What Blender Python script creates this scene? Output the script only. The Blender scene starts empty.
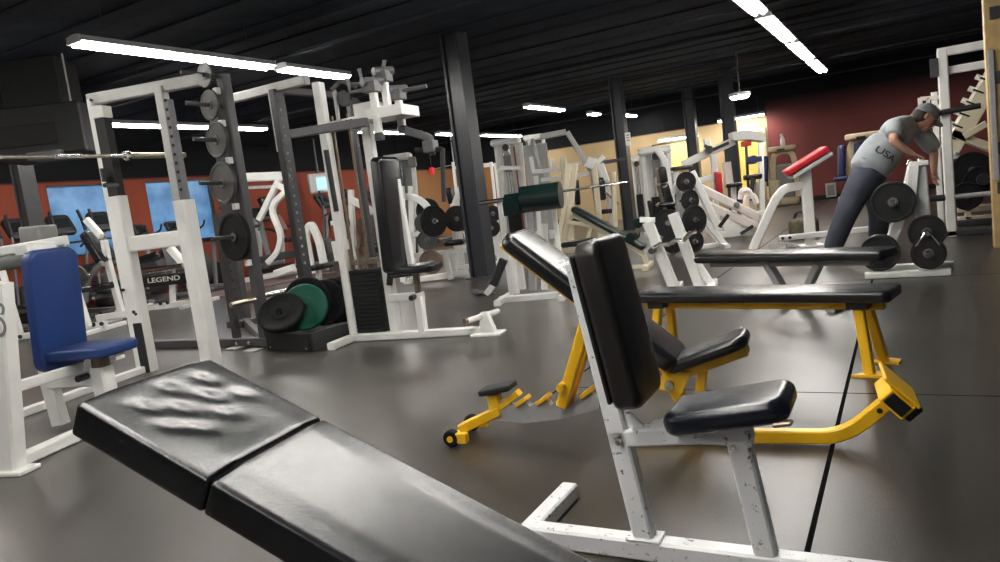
import bpy, bmesh, math, random
from mathutils import Vector, Matrix, Euler
R = math.radians
random.seed(7)
SC = bpy.context.scene
COL = SC.collection

# ------------------------------------------------------------------ camera geometry (1000x562 frame)
FPX, CAMH = 725.0, 1.15
_vp = Vector((404.0, -134.0, FPX))
_nd = Vector((800.0, 6330.0, 0.0)); _nd.z = -(_vp.x*_nd.x + _vp.y*_nd.y)/FPX
_Y = _vp.normalized(); _Z = -_nd.normalized(); _X = _Y.cross(_Z)
CM = Matrix((_X, _Y, _Z))            # camera (right, down, forward) -> world
CAM = Vector((0, 0, CAMH))
def ray(px, py): return CM @ Vector((px-500.0, py-281.0, FPX))
def fl(px, py, z=0.0):
    r = ray(px, py); return CAM + r*((z-CAMH)/r.z)
def onY(px, py, y):
    r = ray(px, py); return CAM + r*(y/r.y)
def onX(px, py, x):
    r = ray(px, py); return CAM + r*(x/r.x)

class Fr:
    """A vertical working plane standing on the floor: local axes s (along), n (across), z (up)."""
    def __init__(s, x, y, deg):
        s.o = Vector((x, y, 0)); s.a = R(deg)
        s.u = Vector((math.cos(s.a), math.sin(s.a), 0)); s.v = Vector((-math.sin(s.a), math.cos(s.a), 0))
    def loc(s, P):
        d = P - s.o; return Vector((d.dot(s.u), d.dot(s.v), d.z))
    def p(s, px, py, n=0.0):
        r = ray(px, py); t = (n - (CAM - s.o).dot(s.v))/r.dot(s.v)
        return s.loc(CAM + r*t)
    def g(s, px, py, z=0.0): return s.loc(fl(px, py, z))
def FP(px, py, deg, z=0.0):
    q = fl(px, py, z); return Fr(q.x, q.y, deg)

# ------------------------------------------------------------------ materials
MATS = {}
def mat(name, col, rough=0.5, metal=0.0, noise=0.0, nscale=20.0, bump=0.0, bscale=200.0, chips=None, spec=0.5, coat=0.0, chip_amt=0.62):
    if name in MATS: return MATS[name]
    m = bpy.data.materials.new(name); m.use_nodes = True
    nt = m.node_tree; N, L = nt.nodes, nt.links
    b = N['Principled BSDF']
    b.inputs['Roughness'].default_value = rough; b.inputs['Metallic'].default_value = metal
    b.inputs['Specular IOR Level'].default_value = spec
    if coat: b.inputs['Coat Weight'].default_value = coat; b.inputs['Coat Roughness'].default_value = 0.15
    c = (*col, 1)
    tc = N.new('ShaderNodeTexCoord')
    nz = N.new('ShaderNodeTexNoise'); nz.inputs['Scale'].default_value = nscale; nz.inputs['Detail'].default_value = 5
    L.new(tc.outputs['Object'], nz.inputs['Vector'])
    rp = N.new('ShaderNodeValToRGB')
    k = noise
    rp.color_ramp.elements[0].position = 0.3; rp.color_ramp.elements[1].position = 0.7
    rp.color_ramp.elements[0].color = (*[x*(1-k) for x in col], 1)
    rp.color_ramp.elements[1].color = (*[min(1, x*(1+k)) for x in col], 1)
    L.new(nz.outputs['Fac'], rp.inputs['Fac'])
    out = rp.outputs['Color']
    if chips:
        n2 = N.new('ShaderNodeTexNoise'); n2.inputs['Scale'].default_value = 34; n2.inputs['Detail'].default_value = 8; n2.inputs['Roughness'].default_value = 0.7
        L.new(tc.outputs['Object'], n2.inputs['Vector'])
        r2 = N.new('ShaderNodeValToRGB'); r2.color_ramp.elements[0].position = chip_amt; r2.color_ramp.elements[1].position = chip_amt+0.03
        L.new(n2.outputs['Fac'], r2.inputs['Fac'])
        mx = N.new('ShaderNodeMix'); mx.data_type = 'RGBA'
        L.new(r2.outputs['Color'], mx.inputs['Factor']); L.new(out, mx.inputs['A']); mx.inputs['B'].default_value = (*chips, 1)
        out = mx.outputs['Result']
    L.new(out, b.inputs['Base Color'])
    if bump:
        n3 = N.new('ShaderNodeTexNoise'); n3.inputs['Scale'].default_value = bscale; n3.inputs['Detail'].default_value = 3
        L.new(tc.outputs['Object'], n3.inputs['Vector'])
        bp = N.new('ShaderNodeBump'); bp.inputs['Strength'].default_value = bump; bp.inputs['Distance'].default_value = 0.01
        L.new(n3.outputs['Fac'], bp.inputs['Height']); L.new(bp.outputs['Normal'], b.inputs['Normal'])
    MATS[name] = m; return m
def emit(name, col, strength):
    if name in MATS: return MATS[name]
    m = bpy.data.materials.new(name); m.use_nodes = True
    b = m.node_tree.nodes['Principled BSDF']
    b.inputs['Base Color'].default_value = (*col, 1)
    b.inputs['Emission Color'].default_value = (*col, 1); b.inputs['Emission Strength'].default_value = strength
    MATS[name] = m; return m

WHITE = mat('white_paint', (.84, .84, .81), .38, noise=.05, nscale=6, chips=(.25, .2, .16), chip_amt=.70)
WORN = mat('worn_white_paint', (.78, .79, .80), .35, noise=.05, nscale=5, chips=(.12, .09, .07), chip_amt=.60)
CREAM = mat('cream_paint', (.66, .60, .44), .42, noise=.06, nscale=6, chips=(.3, .25, .2), chip_amt=.72)
PINKW = mat('pinkish_white_paint', (.78, .70, .66), .42, noise=.05)
YELLOW = mat('yellow_paint', (.88, .50, .012), .36, noise=.06, nscale=8, chips=(.14, .10, .05), chip_amt=.67)
SILVER = mat('silver_paint', (.46, .46, .44), .4, noise=.1, nscale=10)
GREYP = mat('grey_paint', (.36, .36, .36), .4, noise=.06)
DARK = mat('dark_grey_paint', (.045, .046, .05), .42, noise=.15, nscale=8)
MIDG = mat('gunmetal_paint', (.13, .13, .135), .4, noise=.1)
CHROME = mat('chrome', (.72, .70, .66), .2, metal=1.0, noise=.06)
BRASSY = mat('worn_steel_sleeve', (.55, .50, .40), .3, metal=1.0, noise=.15)
BROWNST = mat('brown_steel', (.25, .2, .14), .4, metal=.7, noise=.15)
IRON = mat('cast_iron', (.020, .020, .021), .5, noise=.2, nscale=12, bump=.1, bscale=80, spec=.25)
IRONG = mat('grey_cast_iron', (.055, .053, .050), .48, noise=.15, nscale=12, bump=.1, bscale=80)
BROWNPL = mat('brown_plate_rubber', (.10, .065, .05), .6, noise=.15)
RUBBER = mat('black_rubber', (.011, .011, .012), .6, noise=.25, nscale=15, spec=.16)
GREENR = mat('green_rubber', (.0, .10, .06), .5, noise=.12, nscale=10)
VINYL = mat('black_vinyl', (.010, .0105, .012), .27, noise=.25, nscale=6, bump=.06, bscale=260, spec=.6)
VINYLB = mat('blue_black_vinyl', (.007, .009, .017), .26, noise=.2, nscale=6, bump=.05, bscale=260)
VINYLG = mat('worn_brown_black_vinyl', (.017, .015, .014), .30, noise=.2, nscale=5, bump=.08, bscale=200)
BLUEV = mat('blue_vinyl', (.010, .040, .17), .45, noise=.12, nscale=5, bump=.04)
NAVYV = mat('navy_vinyl', (.012, .02, .075), .45, noise=.12)
REDV = mat('red_vinyl', (.55, .018, .03), .4, noise=.08)
GREENV = mat('dark_green_vinyl', (.004, .017, .016), .32, noise=.15, bump=.04)
FOAM = mat('black_foam', (.015, .015, .017), .7, noise=.2)
PLASTIC = mat('black_plastic', (.022, .022, .025), .4, noise=.15)
GPLAST = mat('grey_plastic', (.20, .21, .20), .45, noise=.08)
LPLAST = mat('light_grey_plastic', (.48, .49, .48), .42, noise=.08)
SCREEN = mat('dark_screen', (.02, .022, .024), .12, noise=.1)
BLACK = mat('matt_black', (.008, .008, .008), .8)
REDP = mat('red_plastic', (.6, .03, .03), .4)
LETTER = mat('white_lettering', (.8, .78, .7), .5)
GLETTER = mat('grey_lettering', (.25, .25, .25), .5)

# ------------------------------------------------------------------ mesh builder
class MB:
    def __init__(s): s.v = []; s.f = []
    def add(s, vs, fs):
        b = len(s.v); s.v += [Vector(x) for x in vs]; s.f += [tuple(b+i for i in q) for q in fs]; return s
    def rings(s, rings, close=True, caps=True):
        n = len(rings[0]); vs = [p for r in rings for p in r]; fs = []
        for k in range(len(rings)-1):
            for i in range(n if close else n-1):
                j = (i+1) % n
                fs.append((k*n+i, k*n+j, (k+1)*n+j, (k+1)*n+i))
        if caps:
            fs.append(tuple(range(n-1, -1, -1))); fs.append(tuple((len(rings)-1)*n+i for i in range(n)))
        return s.add(vs, fs)
    def path(s, pts, w, h, up=(0, 0, 1), ch=None):
        """rectangular tube along a polyline: w across, h along up; mitred corners"""
        pts = [Vector(p) for p in pts]; ch = min(w, h)*.12 if ch is None else ch
        prof = [(-w/2+ch, -h/2), (w/2-ch, -h/2), (w/2, -h/2+ch), (w/2, h/2-ch), (w/2-ch, h/2), (-w/2+ch, h/2), (-w/2, h/2-ch), (-w/2, -h/2+ch)]
        U0 = Vector(up); rs = []
        for i, p in enumerate(pts):
            d0 = (pts[i]-pts[i-1]).normalized() if i else None
            d1 = (pts[i+1]-pts[i]).normalized() if i < len(pts)-1 else None
            if d0 is None: d0 = d1
            if d1 is None: d1 = d0
            t = (d0+d1); t = t.normalized() if t.length > 1e-6 else d0
            d = d1
            side = d.cross(U0)
            if side.length < 1e-4: side = d.cross(Vector((0, 1, 0)) if abs(d.y) < .9 else Vector((1, 0, 0)))
            side.normalize(); upv = side.cross(d).normalized()
            ring = []
            for a, b in prof:
                q = p + side*a + upv*b
                # slide along d1 onto the mitre plane
                den = d.dot(t)
                q = q - d*((q-p).dot(t)/den if abs(den) > .2 else 0)
                ring.append(q)
            rs.append(ring)
        return s.rings(rs)
    def bar(s, a, b, w, h=None, up=(0, 0, 1), ch=None):
        return s.path([a, b], w, w if h is None else h, up, ch)
    def tube(s, pts, r, n=10, r2=None):
        pts = [Vector(p) for p in pts]; rs = []; prev = None
        for i, p in enumerate(pts):
            d = (pts[min(i+1, len(pts)-1)] - pts[max(i-1, 0)]).normalized()
            if prev is None:
                x = d.orthogonal().normalized()
            else:
                x = prev - d*prev.dot(d); x.normalize()
            prev = x; y = d.cross(x)
            rr = r if r2 is None else r + (r2-r)*i/(len(pts)-1)
            rs.append([p + x*rr*math.cos(2*math.pi*k/n) + y*rr*math.sin(2*math.pi*k/n) for k in range(n)])
        return s.rings(rs)
    def cyl(s, a, b, r, n=20, r2=None): return s.tube([a, b], r, n, r2)
    def lathe(s, c, axis, prof, n=36, ring=False):
        if ring: prof = list(prof) + [prof[0]]
        c = Vector(c); ax = Vector(axis).normalized(); x = ax.orthogonal().normalized(); y = ax.cross(x)
        rs = [[c + ax*z + (x*math.cos(2*math.pi*k/n) + y*math.sin(2*math.pi*k/n))*max(r, 1e-4) for k in range(n)] for r, z in prof]
        return s.rings(rs, caps=not ring)
    def box(s, c, sz, M=None, bev=0.004):
        bm = bmesh.new(); bmesh.ops.create_cube(bm, size=1)
        bmesh.ops.scale(bm, vec=Vector(sz), verts=bm.verts)
        if bev > 0: bmesh.ops.bevel(bm, geom=bm.edges[:], offset=min(bev, min(sz)*.45), segments=1, affect='EDGES', profile=.5)
        return s.addbm(bm, c, M)
    def pad(s, c, sz, M=None, cr=.04, bev=.02, seg=4, crown=0.0):
        """upholstered pad: rounded plan corners (z is thickness), rolled edges, slight crown"""
        bm = bmesh.new(); bmesh.ops.create_cube(bm, size=1)
        bmesh.ops.scale(bm, vec=Vector(sz), verts=bm.verts)
        ve = [e for e in bm.edges if abs((e.verts[0].co-e.verts[1].co).z) > 1e-6]
        bmesh.ops.bevel(bm, geom=ve, offset=min(cr, min(sz[0], sz[1])*.48), segments=5, affect='EDGES', profile=.5)
        he = [e for e in bm.edges if abs(e.verts[0].co.z-e.verts[1].co.z) < 1e-6]
        bmesh.ops.bevel(bm, geom=he, offset=min(bev, sz[2]*.45), segments=seg, affect='EDGES', profile=.5)
        return s.addbm(bm, c, M)
    def addbm(s, bm, c, M=None):
        M = Matrix.Identity(3) if M is None else M; c = Vector(c)
        bm.verts.ensure_lookup_table(); bm.verts.index_update()
        s.add([c + M @ v.co for v in bm.verts], [tuple(v.index for v in f.verts) for f in bm.faces]); bm.free(); return s
    def prism(s, poly, fn, d0, d1):
        """2-D outline poly, fn(a, b, d) -> point; extruded between depths d0 and d1"""
        return s.rings([[Vector(fn(a, b, d0)) for a, b in poly], [Vector(fn(a, b, d1)) for a, b in poly]])
    def ell(s, c, rx, ry, rz, M=None, nu=16, nv=10):
        c = Vector(c); M = Matrix.Identity(3) if M is None else M
        rs = []
        for k in range(nv+1):
            t = math.pi*k/nv; t = min(max(t, .02), math.pi-.02)
            rs.append([c + M @ Vector((rx*math.sin(t)*math.cos(2*math.pi*i/nu), ry*math.sin(t)*math.sin(2*math.pi*i/nu), rz*math.cos(t))) for i in range(nu)])
        return s.rings(rs)

def axes(dir_, up):
    """rotation with x along dir_, z as near to up as can be"""
    x = Vector(dir_).normalized(); z = Vector(up); z = (z - x*z.dot(x)).normalized(); y = z.cross(x)
    return Matrix((x, y, z)).transposed()
def bend(pts, r=.08, n=5):
    """round the corners of a polyline"""
    pts = [Vector(p) for p in pts]; out = [pts[0]]
    for i in range(1, len(pts)-1):
        a, b, c = pts[i-1], pts[i], pts[i+1]
        la, lc = (a-b).length, (c-b).length; q = min(r, la*.45, lc*.45)
        p0 = b + (a-b).normalized()*q; p1 = b + (c-b).normalized()*q
        for k in range(n+1):
            t = k/n; out.append(p0*(1-t)**2 + b*2*t*(1-t) + p1*t*t)
    out.append(pts[-1]); return out

def tag(o, label=None, cat=None, group=None, kind=None):
    if label: o['label'] = label
    if cat: o['category'] = cat
    if group: o['group'] = group
    if kind: o['kind'] = kind
    return o
def obj(name, mb, m, parent=None, label=None, sharp=35):
    me = bpy.data.meshes.new(name)
    me.from_pydata([tuple(v) for v in mb.v], [], mb.f); me.update()
    bm = bmesh.new(); bm.from_mesh(me); bmesh.ops.recalc_face_normals(bm, faces=bm.faces); bm.to_mesh(me); bm.free()
    me.polygons.foreach_set('use_smooth', [True]*len(me.polygons)); me.set_sharp_from_angle(angle=R(sharp))
    me.materials.append(m)
    o = bpy.data.objects.new(name, me); COL.objects.link(o)
    if parent is not None: o.parent = parent
    if label: o['label'] = label
    return o
def thing(name, label, cat, fr, group=None, off=(0, 0, 0)):
    e = bpy.data.objects.new(name, None); COL.objects.link(e); e.empty_display_size = .1
    if isinstance(fr, Fr):
        e.location = fr.o + fr.u*off[0] + fr.v*off[1] + Vector((0, 0, off[2])); e.rotation_euler = (0, 0, fr.a)
    else: e.location = fr
    return tag(e, label, cat, group)
def dup(root, loc, rz, label=None, group=None):
    r = root.copy(); COL.objects.link(r); r.location = loc; r.rotation_euler = (0, 0, rz)
    if label: r['label'] = label
    if group: r['group'] = group
    for ch in list(root.children):
        c = ch.copy(); COL.objects.link(c); c.parent = r
        for g in list(ch.children):
            d = g.copy(); COL.objects.link(d); d.parent = c
    return r
def struct(name, mb, m): return tag(obj(name, mb, m), kind='structure')
def text(name, body, size, M, loc, m, parent, sx=1.0, extr=.001, label=None):
    cu = bpy.data.curves.new(name, 'FONT'); cu.body = body; cu.size = size; cu.align_x = 'CENTER'; cu.align_y = 'CENTER'; cu.extrude = extr
    cu.offset = size*.012
    o = bpy.data.objects.new(name, cu); COL.objects.link(o); cu.materials.append(m)
    dg = bpy.context.evaluated_depsgraph_get(); me = bpy.data.meshes.new_from_object(o.evaluated_get(dg))
    bpy.data.objects.remove(o)
    for v in me.vertices: v.co.x *= sx
    o = bpy.data.objects.new(name, me); COL.objects.link(o)
    o.matrix_local = Matrix.Translation(Vector(loc)) @ M.to_4x4()
    o.parent = parent
    if label: o['label'] = label
    return o
# ================================================================== THE ROOM
def floor_mat():
    m = bpy.data.materials.new('rubber_floor'); m.use_nodes = True
    nt = m.node_tree; N, L = nt.nodes, nt.links; b = N['Principled BSDF']
    tc = N.new('ShaderNodeTexCoord')
    n1 = N.new('ShaderNodeTexNoise'); n1.inputs['Scale'].default_value = .9; n1.inputs['Detail'].default_value = 6; n1.inputs['Roughness'].default_value = .6
    n2 = N.new('ShaderNodeTexNoise'); n2.inputs['Scale'].default_value = 160; n2.inputs['Detail'].default_value = 2
    L.new(tc.outputs['Object'], n1.inputs['Vector']); L.new(tc.outputs['Object'], n2.inputs['Vector'])
    r1 = N.new('ShaderNodeValToRGB'); e = r1.color_ramp.elements
    e[0].position = .3; e[0].color = (.040, .0345, .0285, 1); e[1].position = .72; e[1].color = (.080, .070, .059, 1)
    L.new(n1.outputs['Fac'], r1.inputs['Fac'])
    mx = N.new('ShaderNodeMix'); mx.data_type = 'RGBA'; mx.blend_type = 'MULTIPLY'; mx.inputs['Factor'].default_value = .35
    L.new(r1.outputs['Color'], mx.inputs['A']); L.new(n2.outputs['Fac'], mx.inputs['B'])
    # seams between the rolls, on the right-hand matted strip
    sx = N.new('ShaderNodeSeparateXYZ'); L.new(tc.outputs['Object'], sx.inputs['Vector'])
    def math_(op, a, bb):
        q = N.new('ShaderNodeMath'); q.operation = op
        for i, v in enumerate((a, bb)):
            if isinstance(v, (int, float)): q.inputs[i].default_value = v
            else: L.new(v, q.inputs[i])
        return q.outputs[0]
    def near(sock, at, w): return math_('LESS_THAN', math_('ABSOLUTE', math_('SUBTRACT', sock, at), 0), w)
    X, Y = sx.outputs['X'], sx.outputs['Y']
    seam = near(X, -.314, .009)
    s2 = math_('MULTIPLY', near(X, -1.836, .007), math_('GREATER_THAN', Y, 3.3))
    cr = math_('MULTIPLY', math_('MULTIPLY', near(Y, 3.78, .006), math_('GREATER_THAN', X, -1.836)), 1)
    cr2 = math_('MULTIPLY', math_('MULTIPLY', near(Y, 7.3, .006), math_('GREATER_THAN', X, -1.836)), 1)
    tot = math_('MAXIMUM', math_('MAXIMUM', seam, s2), math_('MAXIMUM', cr, cr2))
    # shade of the unlit right-hand aisle, put into the floor colour
    dk = math_('GREATER_THAN', X, -.314)
    mz = N.new('ShaderNodeMix'); mz.data_type = 'RGBA'; mz.blend_type = 'MULTIPLY'
    L.new(math_('MULTIPLY', dk, .7), mz.inputs['Factor']); L.new(mx.outputs['Result'], mz.inputs['A']); mz.inputs['B'].default_value = (.4, .4, .4, 1)
    m2 = N.new('ShaderNodeMix'); m2.data_type = 'RGBA'
    L.new(tot, m2.inputs['Factor']); L.new(mz.outputs['Result'], m2.inputs['A']); m2.inputs['B'].default_value = (.008, .008, .008, 1)
    L.new(m2.outputs['Result'], b.inputs['Base Color'])
    L.new(math_('MULTIPLY', math_('SUBTRACT', 1, tot), .62), b.inputs['Specular IOR Level'])
    r3 = N.new('ShaderNodeMapRange'); r3.inputs['To Min'].default_value = .22; r3.inputs['To Max'].default_value = .40
    L.new(n1.outputs['Fac'], r3.inputs['Value']); L.new(r3.outputs['Result'], b.inputs['Roughness'])
    bp = N.new('ShaderNodeBump'); bp.inputs['Strength'].default_value = .25; bp.inputs['Distance'].default_value = .004
    L.new(n2.outputs['Fac'], bp.inputs['Height']); L.new(bp.outputs['Normal'], b.inputs['Normal'])
    return m
def banded(name, low, high, z0, z1, nscale=3, noise=.08):
    """wall paint: one colour below, dark paint above a blended edge"""
    m = bpy.data.materials.new(name); m.use_nodes = True
    nt = m.node_tree; N, L = nt.nodes, nt.links; b = N['Principled BSDF']; b.inputs['Roughness'].default_value = .7; b.inputs['Specular IOR Level'].default_value = .12
    tc = N.new('ShaderNodeTexCoord'); sx = N.new('ShaderNodeSeparateXYZ'); L.new(tc.outputs['Object'], sx.inputs['Vector'])
    mr = N.new('ShaderNodeMapRange'); mr.inputs['From Min'].default_value = z0; mr.inputs['From Max'].default_value = z1
    L.new(sx.outputs['Z'], mr.inputs['Value'])
    nz = N.new('ShaderNodeTexNoise'); nz.inputs['Scale'].default_value = nscale; L.new(tc.outputs['Object'], nz.inputs['Vector'])
    rp = N.new('ShaderNodeValToRGB'); rp.color_ramp.elements[0].color = (*[x*(1-noise) for x in low], 1); rp.color_ramp.elements[1].color = (*[x*(1+noise) for x in low], 1)
    L.new(nz.outputs['Fac'], rp.inputs['Fac'])
    mx = N.new('ShaderNodeMix'); mx.data_type = 'RGBA'
    L.new(mr.outputs['Result'], mx.inputs['Factor']); L.new(rp.outputs['Color'], mx.inputs['A']); mx.inputs['B'].default_value = (*high, 1)
    L.new(mx.outputs['Result'], b.inputs['Base Color']); return m
CEIL = mat('ceiling_paint', (.034, .041, .052), .85, noise=.25, nscale=2, spec=.08)
JOIST = mat('joist_paint', (.030, .036, .046), .85, noise=.2, spec=.08)
DKUP = (.008, .009, .011)
XL, YB, XR, ZC = -14.0, 22.0, 4.0, 3.6
struct('floor', MB().box(((XL+XR)/2, 9, -.05), (XR-XL+.6, 28, .1), bev=0), floor_mat())
struct('ceiling', MB().box(((XL+XR)/2, 9, ZC+.05), (XR-XL+.6, 28, .1), bev=0), CEIL)
# corrugated deck and open joists under the ceiling
mb = MB()
for k in range(34):
    mb.box((-5, -4.4+k*.8, ZC-.012), (17.8, .3, .024), bev=.01)
struct('trim_1', mb, JOIST)
mb = MB()
for k in range(8):
    y = -3.4 + k*3.4
    mb.bar((XL, y, ZC-.09), (XR, y, ZC-.09), .1, .05); mb.bar((XL, y, ZC-.42), (XR, y, ZC-.42), .08, .04)
struct('trim_2', mb, JOIST)
# walls
red = banded('rust_red_wall_paint', (.26, .060, .034), DKUP, 2.46, 2.52)
maroon = banded('maroon_wall_paint', (.21, .062, .058), DKUP, 2.15, 2.95)  # blends to the dark tone over a taller stretch
cream_w = banded('cream_wall_paint', (.47, .345, .19), DKUP, 2.47, 2.52)
tan_w = banded('tan_brown_wall_paint', (.33, .17, .075), DKUP, 2.35, 2.42)
# left wall with four window openings
wins = [(onX(47, 195, XL).y, onX(112, 195, XL).y), (onX(147, 195, XL).y, onX(213, 195, XL).y)]
WZ0, WZ1 = 1.05, 2.44
mb = MB(); ys = [-5] + [q for w in wins for q in w] + [YB+.1]
mb.box((XL-.1, (ys[0]+ys[-1])/2, WZ0/2), (.2, ys[-1]-ys[0], WZ0), bev=0)
mb.box((XL-.1, (ys[0]+ys[-1])/2, (WZ1+ZC)/2), (.2, ys[-1]-ys[0], ZC-WZ1), bev=0)
for i in range(0, len(ys), 2):
    mb.box((XL-.1, (ys[i]+ys[i+1])/2, (WZ0+WZ1)/2), (.2, ys[i+1]-ys[i], WZ1-WZ0), bev=0)
struct('wall_left', mb, red)
yf = onX(402, 200, XL).y
struct('wall_left_far', MB().box((XL+.012, (yf+YB)/2, ZC/2), (.03, YB-yf, ZC), bev=0), tan_w)
def dusk_glass():
    m = bpy.data.materials.new('dusk_window_glass'); m.use_nodes = True
    nt = m.node_tree; N, L = nt.nodes, nt.links; b = N['Principled BSDF']; b.inputs['Roughness'].default_value = .25
    tc = N.new('ShaderNodeTexCoord'); nz = N.new('ShaderNodeTexNoise'); nz.inputs['Scale'].default_value = 2.2; nz.inputs['Detail'].default_value = 8
    L.new(tc.outputs['Object'], nz.inputs['Vector'])
    rp = N.new('ShaderNodeValToRGB'); rp.color_ramp.elements[0].position = .35; rp.color_ramp.elements[1].position = .75
    rp.color_ramp.elements[0].color = (.03, .085, .17, 1); rp.color_ramp.elements[1].color = (.08, .17, .30, 1)
    L.new(nz.outputs['Fac'], rp.inputs['Fac']); L.new(rp.outputs['Color'], b.inputs['Base Color']); L.new(rp.outputs['Color'], b.inputs['Emission Color'])
    b.inputs['Emission Strength'].default_value = .35; return m
GL = dusk_glass()
for i, (a, c) in enumerate(wins):
    w = struct('window_%d' % (i+1), MB().box((XL-.12, (a+c)/2, (WZ0+WZ1)/2), (.02, c-a, WZ1-WZ0), bev=0), GL)
    f = MB()
    for y in (a+.02, c-.02): f.box((XL-.07, y, (WZ0+WZ1)/2), (.06, .04, WZ1-WZ0), bev=.004)
    for z in (WZ0+.02, WZ1-.02): f.box((XL-.07, (a+c)/2, z), (.06, c-a, .04), bev=.004)
    obj('window_frame', f, DARK, w)
# back wall: tan, cream, maroon stretches
def wallpiece(name, x0, x1, m, y=YB): return struct(name, MB().box(((x0+x1)/2, y+.1, ZC/2), (x1-x0, .2, ZC), bev=0), m)
wallpiece('wall_back', XL-.2, -10.9, tan_w)
wallpiece('wall_back_cream', -10.9, -3.32, cream_w)
wallpiece('wall_back_maroon', -3.32, XR+.2, maroon, YB-.05)
struct('wall_right', MB().box((XR+.1, 9, ZC/2), (.2, 28, ZC), bev=0), maroon)
struct('wall_front', MB().box(((XL+XR)/2, -5.1, ZC/2), (XR-XL, .2, ZC), bev=0), CEIL)
# partition on the right, ending in the tan timber post
struct('wall_partition', MB().box((1.42, 2.2, ZC/2), (.16, 13.0, ZC), bev=0), CEIL)
struct('baseboard_back', MB().box(((XR-3.32)/2, YB-.065, .06), (XR+3.32, .03, .12), bev=.004), BLACK)
# yellow door and its frame, yellow bulletin board on the cream wall
YEL = emit('yellow_paint_glow', (.70, .46, .11), .16)  # faint glow added to the yellow; door and board are no lamps
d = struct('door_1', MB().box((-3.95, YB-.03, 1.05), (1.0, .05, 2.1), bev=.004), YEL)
obj('door_handle', MB().cyl((-4.33, YB-.06, 1.02), (-4.33, YB-.12, 1.02), .03), CHROME, d)
fm = MB(); fm.box((-4.5, YB-.04, 1.07), (.07, .08, 2.14)); fm.box((-3.41, YB-.04, 1.07), (.07, .08, 2.14)); fm.box((-3.95, YB-.04, 2.14), (1.16, .08, .07))
obj('door_frame', fm, CREAM, d)
t = thing('notice_board', 'pale yellow notice board in a thin dark frame on the cream back wall', 'board', (-6.05, YB-.03, 1.75))
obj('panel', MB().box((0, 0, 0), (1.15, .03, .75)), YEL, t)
f = MB()
for x in (-.6, .6): f.box((x, -.01, 0), (.04, .05, .83))
for z in (-.4, .4): f.box((0, -.01, z), (1.2, .05, .04))
obj('board_frame', f, DARK, t)
# steel columns
def column(name, x, y, w, label, m=None, plates=True):
    t = thing(name, label, 'column', (x, y, 0), 'steel columns holding up the roof')
    b = MB(); b.box((0, 0, ZC/2), (w*.72, w*.72, ZC), bev=.01)
    obj('shaft', b, m or DARK, t)
    for s in (-1, 1): obj('flange', MB().box((s*w*.43, 0, ZC/2), (w*.14, w, ZC), bev=.004), m or MIDG, t)
    obj('base_plate', MB().box((0, 0, .012), (w*1.35, w*1.35, .024)), DARK, t)
    return t
NAVYM = mat('blue_black_column_paint', (.028, .031, .038), .4, noise=.15)
c = fl(476, 279); column('steel_column', c.x+.06, c.y+.14, .30, 'dark steel column standing right of the chest press station', NAVYM)
c = fl(631, 230); column('steel_column', c.x, c.y, .27, 'dark steel column with a small white notice taped to it', NAVYM)
pt = onY(628, 139, c.y-.16)
n = thing('notice', 'small white paper notice taped high on a dark steel column', 'notice', pt)
obj('paper', MB().box((0, 0, 0), (.13, .004, .30), bev=.001), LETTER, n)
b = MB()
for z in (.09, .03, -.03): b.box((0, -.003, z), (.08, .003, .028), bev=0)
obj('printing', b, GLETTER, n)
c = onY(697, 190, 20.5); column('steel_column', c.x, c.y, .28, 'dark steel column just left of the big white lever machine', NAVYM)
c = onY(735, 190, 19.0); column('steel_column', c.x, c.y, .30, 'dark steel column rising behind the big white lever machine', NAVYM)
c = onX(29, 205, -12.0); column('steel_column', c.x, c.y, .24, 'dark grey steel column in front of the rust red window wall', DARK)
# timber post at the right, with its steel strip and brackets
pw = mat('tan_varnished_timber', (.52, .36, .15), .5, noise=.18, nscale=9)
q = fl(1001, 247)
t = thing('timber_post', 'tan timber post at the end of the right hand partition with a steel strip', 'post', (q.x, q.y, 0))
obj('shaft', MB().box((0.02, 0, ZC/2), (.16, .16, ZC), bev=.006), pw, t)
obj('steel_strip', MB().box((-.02, -.10, 1.35), (.05, .03, 1.3), bev=.004), GREYP, t)
for z in (.62, 1.02, 1.72, 2.35): obj('bracket', MB().box((.03, -.09, z), (.09, .03, .12), bev=.004), DARK, t)

# ------------------------------------------------------------------ ceiling lights
TUBE = emit('fluorescent_tube', (1.0, .97, .92), 14.0)
HOUS = mat('light_housing', (.5, .5, .5), .5)
def make_light(label):
    t = thing('strip_light', label, 'ceiling light', (0, 0, 3.05), 'fluorescent strip lights under the roof')
    h = MB(); h.prism([(-.12, .03), (-.05, .10), (.05, .10), (.12, .03), (.10, .03), (.045, .085), (-.045, .085), (-.10, .03)], lambda a, b, d: (a, d, b), -1.22, 1.22)
    obj('reflector', h, HOUS, t)
    for s in (-1, 1): obj('end_cap', MB().box((0, s*1.215, .055), (.2, .02, .07), bev=.003), HOUS, t)
    for s in (-.05, .05): obj('tube', MB().cyl((s, -1.2, .02), (s, 1.2, .02), .026, 10), TUBE, t)
    for y in (-.9, .9): obj('hanger', MB().cyl((0, y, .09), (0, y, .55), .004, 6), DARK, t)
    return t
L0 = make_light('bright strip light')
rows = [(-1.52, [-2.3, .5, 3.3, 6.1, 8.95, 11.75, 14.55, 17.35], 'right hand row of strip lights, %s'),
        (-6.68, [-2.0, 1.6, 5.5, 7.5, 15.7, 18.9, 20.9], 'middle row of strip lights, %s'),
        (-10.95, [-1, 4, 8.2, 10.05, 14.7, 17.5, 20.4], 'window side row of strip lights, %s')]
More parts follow.
